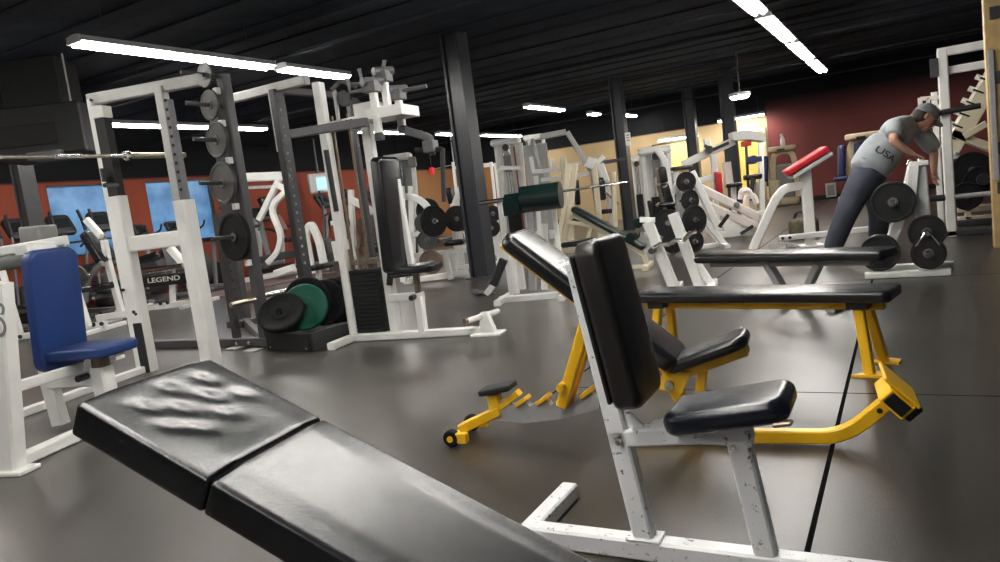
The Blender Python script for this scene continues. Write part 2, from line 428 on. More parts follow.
names = {(-1.52, 8.95): 'strip light at top edge of the picture, nearest of the row over the man',
         (-1.52, 11.75): 'second visible strip light of the row running towards the maroon wall',
         (-1.52, 14.55): 'third visible strip light of the row running towards the maroon wall',
         (-1.52, 17.35): 'last strip light of the row running towards the maroon wall',
         (-6.68, 5.5): 'long strip light hanging above the white squat rack',
         (-6.68, 7.5): 'strip light behind the head of the chest press station post',
         (-6.68, 15.7): 'strip light between the first two dark columns, high under the dark roof',
         (-6.68, 18.9): 'tiny strip light beyond, just left of the column with the notice',
         (-6.68, 20.9): 'strip light right of the column with the paper notice',
         (-10.95, 8.2): 'strip light seen through the white squat rack over the cardio area',
         (-10.95, 10.05): 'short glimpse of strip light behind the plate storage post',
         (-10.95, 14.7): 'strip light seen under the arms of the chest press station',
         (-10.95, 17.5): 'strip light just left of the large dark column',
         (-10.95, 20.4): 'strip light just right of the large dark column'}
SHORT = {(-6.68, 7.5): .5, (-10.95, 10.05): .45, (-6.68, 15.7): .8, (-6.68, 18.9): .25, (-6.68, 20.9): .55, (-10.95, 17.5): .6}
XSH = {(-6.68, 15.7): -7.2, (-6.68, 18.9): -7.25, (-6.68, 20.9): -7.0}
first = True
for x, ysl, _ in rows:
    for y in ysl:
        lab = names.get((x, y), 'strip light overhead, out of view above the near benches')
        o = L0 if first else dup(L0, (0, 0, 0), 0, lab)
        first = False
        sc_ = SHORT.get((x, y), 1); o.location = (XSH.get((x, y), x), y, 3.05); o.scale = (1, sc_, 1); o['label'] = lab
# crosswise strips along the back wall and a single round lamp
for (xa, xb, yy, z, lab) in ((-6.25, -5.1, 21.3, 2.2, 'strip light low on the back wall above the yellow notice board'), (-4.55, -3.3, 21.5, 2.5, 'strip light along the top of the cream wall beside the maroon wall')):
    dup(L0, ((xa+xb)/2, yy, z), R(90), lab).scale = (1, (xb-xa)/2.44, 1)
q = onY(740, 99, 16.5)
t = thing('round_lamp', 'bright round ceiling lamp above the column behind the lever machine', 'ceiling light', (q.x, q.y, q.z))
obj('dome', MB().lathe((0, 0, 0), (0, 0, 1), [(.01, 0), (.16, .01), (.2, .05), (.2, .07)]), TUBE, t)
obj('rim', MB().lathe((0, 0, .06), (0, 0, 1), [(.21, 0), (.23, .02), (.22, .07), (.05, .09)]), HOUS, t)
obj('stem', MB().cyl((0, 0, .12), (0, 0, ZC-q.z), .015, 8), DARK, t)
# dim fill from the dusk outside and bounce of the unlit side
W = bpy.data.worlds.new('World'); SC.world = W; W.use_nodes = True
W.node_tree.nodes['Background'].inputs['Color'].default_value = (.5, .6, .8, 1); W.node_tree.nodes['Background'].inputs['Strength'].default_value = .1

cam = bpy.data.cameras.new('camera'); co = bpy.data.objects.new('camera', cam); COL.objects.link(co)
cam.sensor_width = 36; cam.lens = FPX/1000*36; cam.clip_start = .05; cam.clip_end = 100
Rm = Matrix((CM @ Vector((1, 0, 0)), CM @ Vector((0, -1, 0)), CM @ Vector((0, 0, -1)))).transposed()
co.matrix_world = Matrix.Translation(CAM) @ Rm.to_4x4()
SC.camera = co
SC.view_settings.view_transform = 'Standard'; SC.view_settings.look = 'None'; SC.view_settings.exposure = 2.15
SC.cycles.use_denoising = True
SC.cycles.max_bounces = 6
# ================================================================== NEAR BENCHES
# ---- black incline bench at the bottom left, cut off by the frame
A, B_, C_ = Vector((-1.2, .921, .901)), Vector((-1.149, .636, .922)), Vector((-.966, .957, .779))
def near_bench():
    ex = (C_-A).normalized(); wv = (B_-A); wv.z = 0; wv = (wv - ex*wv.dot(ex)).normalized()
    ez = ex.cross(wv); ez = ez if ez.z > 0 else -ez
    Mw = axes(ex, ez); fr = Fr(-.55, .85, 0)
    o0 = (A + (A + wv*.29))/2 + ez*.012 + ex*-.004                     # middle of the head end, on the top surface
    t = thing('incline_bench', 'black padded incline bench filling the bottom left corner, nearest to the viewer', 'bench', fr)
    T, w = .060, .295
    def P(d, y=0, z=0): return fr.loc(o0 + ex*d + wv*y + ez*z)
    # cushions as displaced grids so the leather dimples
    def cushion(d0, d1, dimples, name):
        nx, ny = 40, 30; mb = MB(); rings = []
        L = d1-d0
        bm = bmesh.new(); bmesh.ops.create_cube(bm, size=1)
        bmesh.ops.scale(bm, vec=(L, w, T), verts=bm.verts)
        ve = [e for e in bm.edges if abs((e.verts[0].co-e.verts[1].co).z) > 1e-6]
        bmesh.ops.bevel(bm, geom=ve, offset=.007, segments=4, affect='EDGES', profile=.5)
        he = [e for e in bm.edges if abs(e.verts[0].co.z-e.verts[1].co.z) < 1e-6]
        bmesh.ops.bevel(bm, geom=he, offset=.008, segments=4, affect='EDGES', profile=.5)
        me = bpy.data.meshes.new('tmp'); bm.to_mesh(me); bm.free()
        b2 = bmesh.new(); b2.from_mesh(me); bpy.data.meshes.remove(me)
        b2.faces.ensure_lookup_table()
        for k in range(1, 34):                    # slice into a fine grid
            x = -L/2 + L*k/34
            bmesh.ops.bisect_plane(b2, geom=b2.verts[:]+b2.edges[:]+b2.faces[:], plane_co=(x, 0, 0), plane_no=(1, 0, 0))
        for k in range(1, 26):
            y = -w/2 + w*k/26
            bmesh.ops.bisect_plane(b2, geom=b2.verts[:]+b2.edges[:]+b2.faces[:], plane_co=(0, y, 0), plane_no=(0, 1, 0))
        for v in b2.verts:
            if v.co.z > T/2-.002:
                x, y = v.co.x, v.co.y
                edge = max(0, min(1, (L/2-abs(x))/.045))*max(0, min(1, (w/2-abs(y))/.045))
                dz = .006*max(0, min(1, (w/2-abs(y))/.06))
                for (cx, cy, r, dep) in dimples:
                    q = ((x-cx)**2+(y-cy)**2)/(r*r) if r > .05 else ((x-cx)*.92+(y-cy)*.38)**2/.026**2 + ((y-cy)*.92-(x-cx)*.38)**2/.0125**2
                    dz -= dep*math.exp(-q)*edge
                v.co.z += dz
        mb.addbm(b2, fr.loc(o0 + ex*((d0+d1)/2) - ez*T/2), Mw)
        return obj(name, mb, VINYL, t, sharp=60)
    sg = 1 if Mw.col[1].dot(wv) > 0 else -1
    rnd = random.Random(4); dm = []
    for (cx, cy) in ((-.075, -.075), (-.03, -.04), (-.085, .0), (-.03, .03), (.02, -.02), (-.06, .075), (.0, .085), (.03, .05), (-.005, -.09)):
        dm.append((cx, cy*sg, .030, .0055))
    dm += [(.0, 0, .11, .006)]
    cushion(0, .270, dm, 'head_pad')
    cushion(.271, 1.0, [(0, 0, .3, .004)], 'back_pad')
    b = MB(); b.prism([(.0, 0), (1.0, 0), (1.0, -.018), (.0, -.018)], lambda a, c, d: P(a, d, -T-.0+c), -w/2+.05, w/2-.05)
    obj('backing_board', b, BLACK, t)
    # frame: spine under the pad, post and floor rails
    s0, s1 = P(.3, 0, -T-.05), P(1.0, 0, -T-.05)
    obj('spine_tube', MB().bar(P(.32, 0, -T-.045), P(1.0, 0, -T-.045), .05, .05), WHITE, t)
    base = P(.72, 0, 0); top = P(.66, 0, -T-.07)
    obj('support_post', MB().bar((base.x, base.y, .06), top, .06, .06, up=(1, 0, 0)), WHITE, t)
    obj('base_rail', MB().bar((base.x-.1, base.y, .03), (base.x+.95, base.y, .03), .06, .06), WHITE, t)
    for x in (-.1, .92): obj('foot', MB().bar((base.x+x, base.y-.25, .03), (base.x+x, base.y+.25, .03), .06, .06), WHITE, t)
    sx = P(1.0, 0, -T).x; sz = P(1.0, 0, -T).z
    obj('seat_post', MB().bar((sx+.2, base.y, .06), (sx+.2, base.y, sz-.03), .06, .06, up=(1, 0, 0)), WHITE, t)
    obj('seat_pad', MB().pad((sx+.22, base.y, sz+.01), (.38, .30, .07), None, .05, .02), VINYL, t)
near_bench()

# ---- white bench with black seat and upright back pad
F = FP(645, 537, .5, .066)
t = thing('utility_bench', 'scuffed white framed upright seat bench with black back and seat pads, front centre', 'bench', F)
s_l = F.g(530, 529, .06).x; s_r = 1.25
obj('base_rail', MB().bar((s_l, 0, .033), (s_r, 0, .033), .065, .066), WORN, t)
obj('rear_foot', MB().bar((s_l-.02, -.26, .03), (s_l-.02, F.g(562, 482, .06).y, .03), .065, .06), WORN, t)
obj('front_foot', MB().bar((s_r, -.27, .03), (s_r, .27, .03), .065, .06), WORN, t)
pt_, pb = F.p(578, 262), F.p(645, 530)
obj('rear_post', MB().bar((pb.x, 0, .06), (pt_.x-.004, 0, pt_.z), .055, .062, up=(1, 0, 0)), WORN, t)
obj('weld_plate', MB().box((pb.x, 0, .07), (.11, .075, .01)), WORN, t)
a, c = F.p(612, 437), F.p(752, 430)
obj('seat_rail', MB().bar((a.x, 0, a.z), (c.x, 0, c.z), .055, .055), WORN, t)
f0, f1 = F.p(766, 547), F.p(738, 436)
obj('front_leg', MB().bar((f0.x, 0, .06), (f1.x, 0, f1.z), .055, .062, up=(1, 0, 0)), WORN, t)
obj('gusset', MB().prism([(a.x+.03, a.z+.02), (a.x+.12, a.z+.025), (a.x+.03, a.z+.12)], lambda x, z, d: (x, d, z), -.004, .004), WORN, t)
for (q, r_) in ((F.p(735, 443), .008), (F.p(623, 437), .008)):
    obj('bolt', MB().cyl((q.x, -.05, q.z), (q.x, .05, q.z), r_, 8), CHROME, t)
n0 = -.125
b0, b1 = F.p(618, 415, n0), F.p(573, 245, n0)
d = (b1-b0); d.y = 0; dn = d.normalized(); thk = .085; nrm = Vector((dn.z, 0, -dn.x))
M = Matrix((dn, Vector((0, 1, 0)).cross(Vector((0, 0, 1))) if False else nrm.cross(dn), nrm)).transposed()
cc = (b0+b1)/2 + nrm*(thk/2-.015); cc.y = 0
pad = obj('back_pad', MB().pad(cc, (d.length, .25, thk), M, .045, .022), VINYLG, t)
obj('pad_piping', MB().path([cc + M @ Vector((-d.length/2+.03, s*.126, .0)) for s in (-1,)] + [cc + M @ Vector((d.length/2-.03, -.126, .0))], .004, .006), VINYL, pad)
obj('backing_board', MB().box(cc - nrm*(thk/2+.006), (d.length-.06, .24, .012), M), BLACK, t)
n0 = -.12
b0, b1 = F.p(663, 441, n0), F.p(791, 425, n0)
d = (b1-b0); d.y = 0; dn = d.normalized(); nrm = Vector((-dn.z, 0, dn.x)); thk = .066
M = axes(dn, nrm); cc = (b0+b1)/2 + nrm*thk/2; cc.y = 0
sp = obj('seat_pad', MB().pad(cc, (d.length, .24, thk), M, .05, .026), VINYLB, t)
obj('torn_corner', MB().box(cc + M @ Vector((d.length/2-.022, -.108, -.03)), (.05, .03, .012), M, bev=.004), BROWNST, sp)
obj('seat_bracket', MB().prism([(b0.x+.02, a.z), (b0.x-.05, a.z), (b0.x-.07, a.z+.05), (b0.x+.02, cc.z-.03), (b0.x+.2, cc.z-.01), (b0.x+.22, a.z)], lambda x, z, dd: (x, dd, z), -.02, .02), WORN, t)

# ---- yellow adjustable incline bench
F = FP(460, 438, 6)
t = thing('adjustable_bench', 'yellow adjustable bench with ladder base and raised black back pad, behind the white seat bench', 'bench', F)
def line_pad(name, p0, p1, n0, w, thk, side, m, cr=.05, bev=.025, parent=None):
    """pad whose near edge (at n0) runs p0 -> p1; side=+1: the pixels trace its underside"""
    d = (p1-p0); d.y = 0; dn = d.normalized(); nrm = Vector((-dn.z, 0, dn.x))
    if nrm.z < 0: nrm = -nrm
    M = axes(dn, nrm); cc = (p0+p1)/2 + nrm*thk/2*side; cc.y = 0
    return obj(name, MB().pad(cc, (d.length, w, thk), M, cr, bev), m, parent), cc, M, d.length, nrm, dn
n0 = -.14
p0, p1 = F.p(497, 245, n0), F.p(668, 376, n0)
bp_, cc, M, L, nrm, dn = line_pad('back_pad', p0, p1, n0, .30, .075, 1, VINYL, parent=t)
for k, q in enumerate((-.22, -.19)):
    obj('wear_mark', MB().path([cc + M @ Vector((q*L, y, .0385)) for y in (-.05, -.02, .01, .04)], .012, .002, up=nrm), LPLAST, bp_, label='pale worn patch')
obj('back_frame', MB().box(cc - nrm*(.0375+.014), (L-.05, .13, .028), M), YELLOW, t)
obj('backing_board', MB().box(cc - nrm*(.0375+.003), (L-.02, .26, .006), M), YELLOW, t)
p0, p1 = F.p(665, 379, -.13), F.p(749, 349, -.13)
sp, cs, Ms, Ls, ns, ds = line_pad('seat_pad', p0, p1, -.13, .24, .052, 1, VINYL, cr=.06, parent=t)
obj('seat_frame', MB().box(cs - ns*.05, (Ls-.05, .11, .035), Ms), YELLOW, t)
# support strut: two yellow flats from the pad down to the ladder
q0, q1 = F.p(590, 318), F.p(566, 402)
for s in (-.055, .055):
    obj('support_strut', MB().bar((q0.x, s, q0.z), (q1.x, s, q1.z), .05, .052, up=(1, 0, 0)), YELLOW, t)
obj('strut_pin', MB().cyl((q1.x+.02, -.12, q1.z+.1), (q1.x+.02, .12, q1.z+.1), .018, 12), YELLOW, t)
# ladder plate with notches
lad = [F.p(x, y) for x, y in ((492, 404), (505, 399), (513, 404), (525, 398), (531, 405), (545, 396), (552, 404), (566, 394), (573, 402), (590, 390), (600, 398), (600, 408), (560, 418), (525, 422), (492, 418))]
obj('ladder_plate', MB().prism([(q.x, max(.012, q.z)) for q in lad], lambda x, z, d: (x, d, z), -.02, .02), GREYP, t)
for (x, y) in ((524, 398), (545, 396), (566, 394), (589, 389)):
    q = F.p(x, y); obj('ladder_tooth', MB().bar((q.x-.035, 0, q.z-.03), (q.x+.02, 0, q.z+.005), .075, .018), YELLOW, t)
sl, sr = F.p(612, 425), F.p(755, 433)
fr0 = F.p(845, 438); fr1 = F.p(888, 401)
obj('base_tube', MB().path(bend([(sl.x, 0, .035), (sr.x-.25, 0, .035), (fr0.x, 0, .036), (fr1.x, 0, fr1.z)], .16), .05, .055), YELLOW, t)
# rear: yellow drop, little black pad, wheels
e0 = F.p(497, 410); e1 = F.p(462, 428)
obj('rear_tube', MB().bar((e0.x+.02, 0, max(.06, e0.z)), (e1.x, 0, .05), .06, .05), YELLOW, t)
obj('axle', MB().cyl((e1.x, -.13, .042), (e1.x, .13, .042), .014, 10), YELLOW, t)
for s in (-.115, .115):
    w = obj('wheel', MB().lathe((e1.x, s, .042), (0, 1, 0), [(.012, -.02), (.036, -.02), (.042, -.012), (.042, .012), (.036, .02), (.012, .02)], 20), RUBBER, t)
    obj('hub', MB().cyl((e1.x, s-.024, .042), (e1.x, s+.024, .042), .016, 12), YELLOW, w)
    obj('wheel_block', MB().box((e1.x+.05, s, .045), (.07, .035, .05)), YELLOW, t)
u0, u1 = F.p(497, 410), F.p(494, 394)
obj('rest_post', MB().bar((u0.x, 0, max(.05, u0.z-.01)), (u1.x, 0, u1.z), .055, .06, up=(1, 0, 0)), YELLOW, t)
p0, p1 = F.p(479, 397, -.05), F.p(510, 391, -.05)
line_pad('rest_pad', p0, p1, -.05, .12, .028, 1, FOAM, cr=.015, bev=.008, parent=t)
q = F.p(501, 407); q9 = F.p(519, 392); obj('rest_gusset', MB().bar((q.x, 0, q.z), (q9.x, 0, q9.z), .05, .03), YELLOW, t)
# hinge block and rear leg under the seat
h = F.p(672, 380)
obj('hinge_bracket', MB().prism([(h.x-.05, h.z-.02), (h.x+.05, h.z-.04), (h.x+.09, h.z+.05), (h.x-.02, h.z+.06)], lambda x, z, d: (x, d, z), -.07, .07), YELLOW, t)
obj('hinge_bolt', MB().cyl((h.x, -.09, h.z), (h.x, .09, h.z), .02, 12), BRASSY, t)
k0 = F.p(700, 390)
obj('pivot_leg', MB().bar((h.x-.01, 0, h.z), (h.x+.10, 0, .05), .06, .05, up=(1, 0, 0)), YELLOW, t)
obj('seat_strut', MB().bar((cs.x-.02, 0, cs.z-.06), (h.x+.08, 0, .08), .045, .04, up=(1, 0, 0)), YELLOW, t)
# front T foot: square cross tube with black ends
ex = Vector((fr1.x-fr0.x, 0, fr1.z-fr0.z)).normalized(); ez = Vector((-ex.z, 0, ex.x)); Mt = Matrix((ex, Vector((0, 1, 0)), ez)).transposed()
tc_ = Vector((fr1.x, 0, fr1.z)) + ex*.03
obj('cross_tube', MB().box(tc_, (.07, .22, .11), Mt, bev=.006), YELLOW, t)
for s in (-1, 1):
    obj('end_cap', MB().box(tc_ + Vector((0, s*.112, 0)), (.05, .012, .085), Mt, bev=.003), RUBBER, t)
obj('cross_plate', MB().box(tc_ + ex*.045 + ez*.02, (.014, .24, .16), Mt, bev=.004), YELLOW, t)
obj('foot_pad', MB().box(tc_ - ez*.068 + ex*.01, (.07, .19, .028), Mt, bev=.006), RUBBER, t)
obj('bolt', MB().cyl(tc_ - ex*.075 + Vector((0, -.03, 0)), tc_ - ex*.075 + Vector((0, .03, 0)), .011, 10), PLASTIC, t)

# ---- yellow flat bench
def flat_bench():
    q0 = fl(640, 291, .44); q1 = fl(893, 288, .44); mid = (q0+q1)/2
    F = Fr(mid.x, mid.y, math.degrees(math.atan2(q1.y-q0.y, q1.x-q0.x)))
    t = thing('flat_bench', 'long black padded flat bench on yellow legs, right of the white seat bench', 'bench', F)
    L = (q1-q0).length+.03
    obj('bench_pad', MB().pad((0, 0, .415), (L, .29, .062), None, .04, .02), VINYL, t)
    obj('pad_seam', MB().bar((0, -.1465, .385), (0, -.1465, .44), .004, .003, up=(1, 0, 0)), BLACK, t)
    obj('frame_tube', MB().bar((-L/2+.06, 0, .355), (L/2-.06, 0, .355), .06, .05), YELLOW, t)
    for s in (-1, 1):
        x = s*(L/2-.17)
        obj('cross_block', MB().box((x, 0, .365), (.11, .2, .045)), PLASTIC, t)
        for n in (-.11, .17):
            obj('leg', MB().bar((x, n*.55, .35), (x+s*.045, n, .01), .05, .05, up=(1, 0, 0)), YELLOW, t)
            obj('foot_plate', MB().prism([(-.075, -.06), (.085, -.045), (.085, .03), (.0, .06)], lambda a, b, d: (x+s*.045+a, n+b, d), .0, .012), YELLOW, t)
flat_bench()

# ---- low grey bench behind it
def grey_bench():
    q0 = fl(702, 254, .44); q1 = fl(890, 249, .44); mid = (q0+q1)/2
    F = Fr(mid.x, mid.y, math.degrees(math.atan2(q1.y-q0.y, q1.x-q0.x)))
    t = thing('flat_bench', 'black padded flat bench on grey crossed legs, behind the yellow legged flat bench', 'bench', F)
    L = (q1-q0).length+.02
    obj('bench_pad', MB().pad((0, 0, .41), (L, .30, .075), None, .05, .028), VINYL, t)
    obj('frame_tube', MB().bar((-L/2+.1, 0, .35), (L/2-.15, 0, .35), .06, .05), GREYP, t)
    a, c = F.p(768, 264), F.p(819, 262); m_ = F.p(796, 292)
    obj('leg', MB().bar((a.x, 0, .34), (m_.x-.05, 0, .03), .10, .05, up=(1, 0, 0)), GREYP, t)
    obj('leg', MB().bar((c.x, 0, .34), (m_.x+.03, 0, .03), .10, .05, up=(1, 0, 0)), GREYP, t)
    obj('base_rail', MB().bar((m_.x-.35, 0, .025), (m_.x+.35, 0, .025), .08, .05), GREYP, t)
    for x in (-.36, .36): obj('foot', MB().bar((m_.x+x, -.2, .025), (m_.x+x, .2, .025), .07, .05), GREYP, t)
grey_bench()
# ================================================================== WEIGHT PLATES AND BARS
def plate_mb(D, T=.035, n=44, rim=.12, style=0):
    r = D/2
    if style == 0:     # iron plate with raised rim and hub
        pr = [(.026, -T/2), (r*.26, -T/2), (r*.28, -T*.3), (r*(1-rim*1.3), -T*.3), (r*(1-rim), -T/2), (r*.98, -T/2), (r, -T*.35), (r, T*.35), (r*.98, T/2), (r*(1-rim), T/2), (r*(1-rim*1.3), T*.3), (r*.28, T*.3), (r*.26, T/2), (.026, T/2)]
    else:              # bumper plate
        pr = [(.026, -T/2), (r*.40, -T/2), (r*.42, -T*.40), (r*.80, -T*.40), (r*.84, -T/2), (r*.95, -T/2), (r, -T*.3), (r, T*.3), (r*.95, T/2), (r*.84, T/2), (r*.80, T*.40), (r*.42, T*.40), (r*.40, T/2), (.026, T/2)]
    return MB().lathe((0, 0, 0), (0, 0, 1), pr, n, True)
def plate(name, D, T, P, normal, m, label, group=None, cat='weight plate', style=0, hub=True):
    t = tag(obj(name, plate_mb(D, T, style=style), m), label, cat, group)
    z = Vector(normal).normalized(); t.location = P
    t.rotation_euler = z.to_track_quat('Z', 'X').to_euler()
    hk = .5 if style else .55
    if hub: obj('hub_ring', MB().lathe((0, 0, 0), (0, 0, 1), [(.0235, -T*hk), (.040, -T*hk), (.042, -T*.45), (.042, T*.45), (.040, T*hk), (.0235, T*hk)], 20, True), CHROME if style else MIDG, t)
    return t

# ================================================================== LEFT: blue seat machine
q = fl(95, 347, .53)
F = Fr(q.x, q.y, 14)
t = thing('shoulder_press_machine', 'white machine with blue seat and tall blue back pad at the left edge', 'exercise machine', F)
b0, b1 = F.p(63, 366), F.p(49, 250)
d = (b1-b0); d.y = 0; dn = d.normalized(); nrm = Vector((dn.z, 0, -dn.x)); M = Matrix((dn, nrm.cross(dn), nrm)).transposed()
cc = (b0+b1)/2; cc.y = 0
obj('back_pad', MB().pad(cc, (d.length+.02, .37, .085), M, .075, .02), BLUEV, t)
obj('back_board', MB().box(cc - nrm*.055, (d.length-.08, .26, .02), M), WHITE, t)
s0, s1 = F.p(58, 350), F.p(120, 347)
obj('seat_pad', MB().pad(((s0.x+s1.x)/2, -.0, .515), (s1.x-s0.x+.02, .33, .07), None, .04, .02), BLUEV, t)
obj('seat_post', MB().bar((.02, 0, .36), (.02, 0, .49), .085, .085, up=(1, 0, 0)), BROWNST, t)
obj('seat_sleeve', MB().bar((.02, 0, .03), (.02, 0, .40), .11, .11, up=(1, 0, 0)), WHITE, t)
obj('seat_bracket', MB().box((.14, .02, .47), (.05, .08, .07)), WHITE, t)
obj('adjust_knob', MB().tube([(-.03, -.07, .36), (-.03, -.13, .36), (-.03, -.15, .36)], .022, 12), PLASTIC, t)
pbk = [b0 - nrm*.13 - dn*.1, b1 - nrm*.12]
obj('back_post', MB().path([(pbk[0].x+.03, 0, .03), (pbk[0].x, 0, pbk[0].z), (pbk[1].x, 0, pbk[1].z)], .075, .10, up=(1, 0, 0)), WHITE, t)
obj('seat_link', MB().bar((pbk[0].x+.02, 0, .33), (.02, 0, .33), .09, .10), WHITE, t)
l0, l1 = F.g(14, 462, .04), F.g(70, 434, .04)
obj('base_rail', MB().bar((l0.x, l0.y, .035), (l1.x+.05, l1.y+.2, .035), .08, .07), WHITE, t)
u0, u1 = F.p(14, 380, -.4), F.p(60, 366, -.05)
cb, ct = F.g(24, 472), None
nb = cb.y
ct = F.p(4, 264, nb)
obj('side_rail', MB().bar((cb.x-.02, nb+.05, .46), (-.17, .03, .40), .045, .06), WHITE, t)
obj('side_column', MB().path(bend([(cb.x-.14, nb, .0), (cb.x-.11, nb, .16), (ct.x-.12, nb, 1.05)], .12), .09, .24, up=(1, 0, 0)), WHITE, t)
obj('column_foot', MB().box((cb.x-.10, nb, .012), (.30, .14, .024)), WHITE, t)
Mt = axes((ct.x-cb.x, 0, 1.05), (0, -1, 0))
q = F.p(1, 320, nb-.05)
text('machine_lettering', 'OS', .15, Mt, (q.x-.02, nb-.048, q.z), GLETTER, t)
h0, h1 = F.p(0, 257, -.1), F.p(66, 240, .12)
obj('cross_tube', MB().bar((h0.x-.7, h0.y-.15, h0.z), (h1.x, h1.y, h1.z), .07, .06), WHITE, t)
obj('roller_pad', MB().cyl((h0.x-.5, h0.y-.1, h0.z-.075), (h1.x-.12, h1.y-.03, h1.z-.07), .045, 16), GPLAST, t)
obj('head_bracket', MB().box((b1.x-.06, 0, b1.z+.02), (.10, .30, .06)), WHITE, t)

# ================================================================== LEFT: white squat rack
F = Fr(-6.05, 4.02, 15)
t = thing('squat_rack', 'tall white squat rack with mid crossbeam and black panels, holding the empty barbell', 'rack', F)
S2 = F.p(201, 300).x
zt = 2.44
def zz(px, py, n=0): return F.p(px, py, n).z
obj('upright', MB().bar((-.075, 0, 0), (-.075, 0, zt), .06, .10, up=(0, 1, 0)), WHITE, t)
obj('upright_sleeve', MB().bar((-.0, 0, 0), (-.0, 0, zz(112, 197)), .115, .12, up=(0, 1, 0)), WHITE, t)
obj('black_panel', MB().box((.01, -.02, (zz(112, 197)+zz(108, 118))/2), (.105, .09, zz(108, 118)-zz(112, 197)), bev=.003), FOAM, t)
obj('panel_cap', MB().box((.0, -.01, zz(106, 112)), (.125, .11, .10)), WHITE, t)
obj('lower_panel', MB().box((.012, -.066, (zz(140, 322)+zz(145, 372))/2), (.09, .012, zz(140, 322)-zz(145, 372))), FOAM, t)
obj('upright', MB().bar((S2, 0, 0), (S2, 0, zz(198, 198)), .125, .16, up=(0, 1, 0)), WHITE, t)
u = obj('upper_upright', MB().bar((S2-.035, 0, zz(198, 198)), (S2-.035, 0, zt), .085, .09, up=(0, 1, 0)), SILVER, t)
obj('perforated_face', MB().box((S2+.027, -.012, (zz(198, 198)+zt)/2-.06), (.05, .075, zt-zz(198, 198)-.12), bev=.003), MIDG, u)
for k in range(11):
    obj('pin_hole', MB().cyl((S2+.03, -.052, 1.56+k*.075), (S2+.03, -.045, 1.56+k*.075), .014, 10), BLACK, u)
b0, b1 = F.p(122, 244), F.p(190, 238)
obj('cross_beam', MB().bar((.0, 0, (b0.z+b1.z)/2), (S2, 0, (b0.z+b1.z)/2), .09, .135), WHITE, t)
obj('top_beam', MB().bar((-.11, 0, zt), (S2+.35, .02, zt), .07, .10), SILVER, t)
q1_, q2_ = F.p(123, 94, .12), F.p(198, 98, .12)
obj('chin_bar', MB().cyl((q1_.x, .12, q1_.z), (q2_.x, .12, q1_.z-.03), .012, 10), WHITE, t)
obj('chin_bar_hanger', MB().bar((q2_.x-.02, .12, q1_.z-.03), (q2_.x-.02, .0, zt-.03), .03, .03), DARK, t)
obj('chin_bar_hanger', MB().bar((q1_.x+.02, .12, q1_.z), (q1_.x+.02, .0, zt-.03), .012, .012), DARK, t)
for (px, py, r_) in ((123, 290, .014), (134, 312, .016), (136, 314, .014), (91, 100, .012)):
    q = F.p(px, py, -.06); obj('bolt', MB().cyl((q.x, -.068, q.z), (q.x, -.052, q.z), r_, 10), PLASTIC, t)
obj('safety_peg', MB().tube([(.06, -.05, zz(116, 186)), (.06, -.2, zz(116, 186)+.0)], .02, 10), CHROME, t)
obj('bar_hook', MB().path([(.0, -.05, 1.74), (.0, -.12, 1.74), (.0, -.12, 1.83)], .05, .02, up=(1, 0, 0)), PLASTIC, t)
obj('floor_rail', MB().bar((-.02, 0, .03), (-.02, -1.55, .03), .07, .06), WHITE, t)
obj('near_upright', MB().bar((-.35, -1.55, 0), (-.35, -1.55, 1.9), .07, .07, up=(0, 1, 0)), WHITE, t)
obj('near_hook', MB().path([(-.35, -1.5, 1.70), (-.35, -1.42, 1.70), (-.35, -1.42, 1.79)], .05, .02, up=(1, 0, 0)), PLASTIC, t)
# barbell lying on the hooks, running towards the viewer
X0 = -5.80
e1 = onX(185, 157, X0); e0 = onX(-40, 157, X0); zb = onX(100, 156, X0).z
t = thing('barbell', 'steel barbell lying empty on the white squat rack hooks', 'barbell', (X0, e1.y, zb))
L = e1.y
yb = onX(127, 156, X0).y - L
obj('shaft', MB().cyl((0, yb, 0), (0, yb-1.32, 0), .0145, 12), CHROME, t)
for (a, c) in ((yb-.15, yb-.4), (yb-.62, yb-1.1)): obj('knurling', MB().cyl((0, a, 0), (0, c, 0), .0152, 12), BRASSY, t)
obj('sleeve', MB().cyl((0, yb+.02, 0), (0, 0, 0), .025, 16), BRASSY, t)
obj('collar', MB().lathe((0, yb, 0), (0, 1, 0), [(.015, -.02), (.04, -.02), (.04, .012), (.03, .016), (.03, .03), (.02, .03)], 16), CHROME, t)
obj('sleeve', MB().cyl((0, yb-1.32, 0), (0, yb-1.75, 0), .025, 16), BRASSY, t)

# ================================================================== dark plate storage rack
F = Fr(-5.52, 4.92, 0)
MIDG2 = mat('charcoal_rack_paint', (.06, .06, .063), .42, noise=.12, nscale=8)
t = thing('plate_storage_rack', 'dark grey storage rack with a tall post carrying five iron plates', 'rack', F)
obj('storage_post', MB().bar((-.01, .02, 0), (-.01, .02, 2.62), .10, .10, up=(0, 1, 0)), MIDG2, t)
obj('storage_post', MB().bar((-.19, .02, 1.15), (-.19, .02, 2.5), .14, .07, up=(0, 1, 0)), MIDG2, t)
zt2 = F.p(205, 70).z
obj('base_rail', MB().bar((.05, 0, .05), (-1.75, -.02, .05), .07, .09), MIDG2, t)
q = F.g(246, 325)
u = obj('rear_post', MB().bar((q.x, q.y, 0), (q.x, q.y, 1.9), .14, .09, up=(0, 1, 0)), MIDG2, t)
for k in range(12): obj('pin_hole', MB().cyl((q.x-.02, q.y-.078, .35+k*.11), (q.x-.02, q.y-.068, .35+k*.11), .014, 8), BLACK, u)
obj('rear_foot', MB().box((q.x, q.y-.06, .04), (.26, .24, .08)), MIDG2, t)
obj('side_rail', MB().bar((0, 0, .05), (q.x, q.y, .05), .07, .09), MIDG2, t)
a = F.p(215, 300, -.3)
obj('inner_post', MB().bar((-.42, .02, .08), (-.42, .02, 1.35), .07, .07, up=(0, 1, 0)), MIDG2, t)
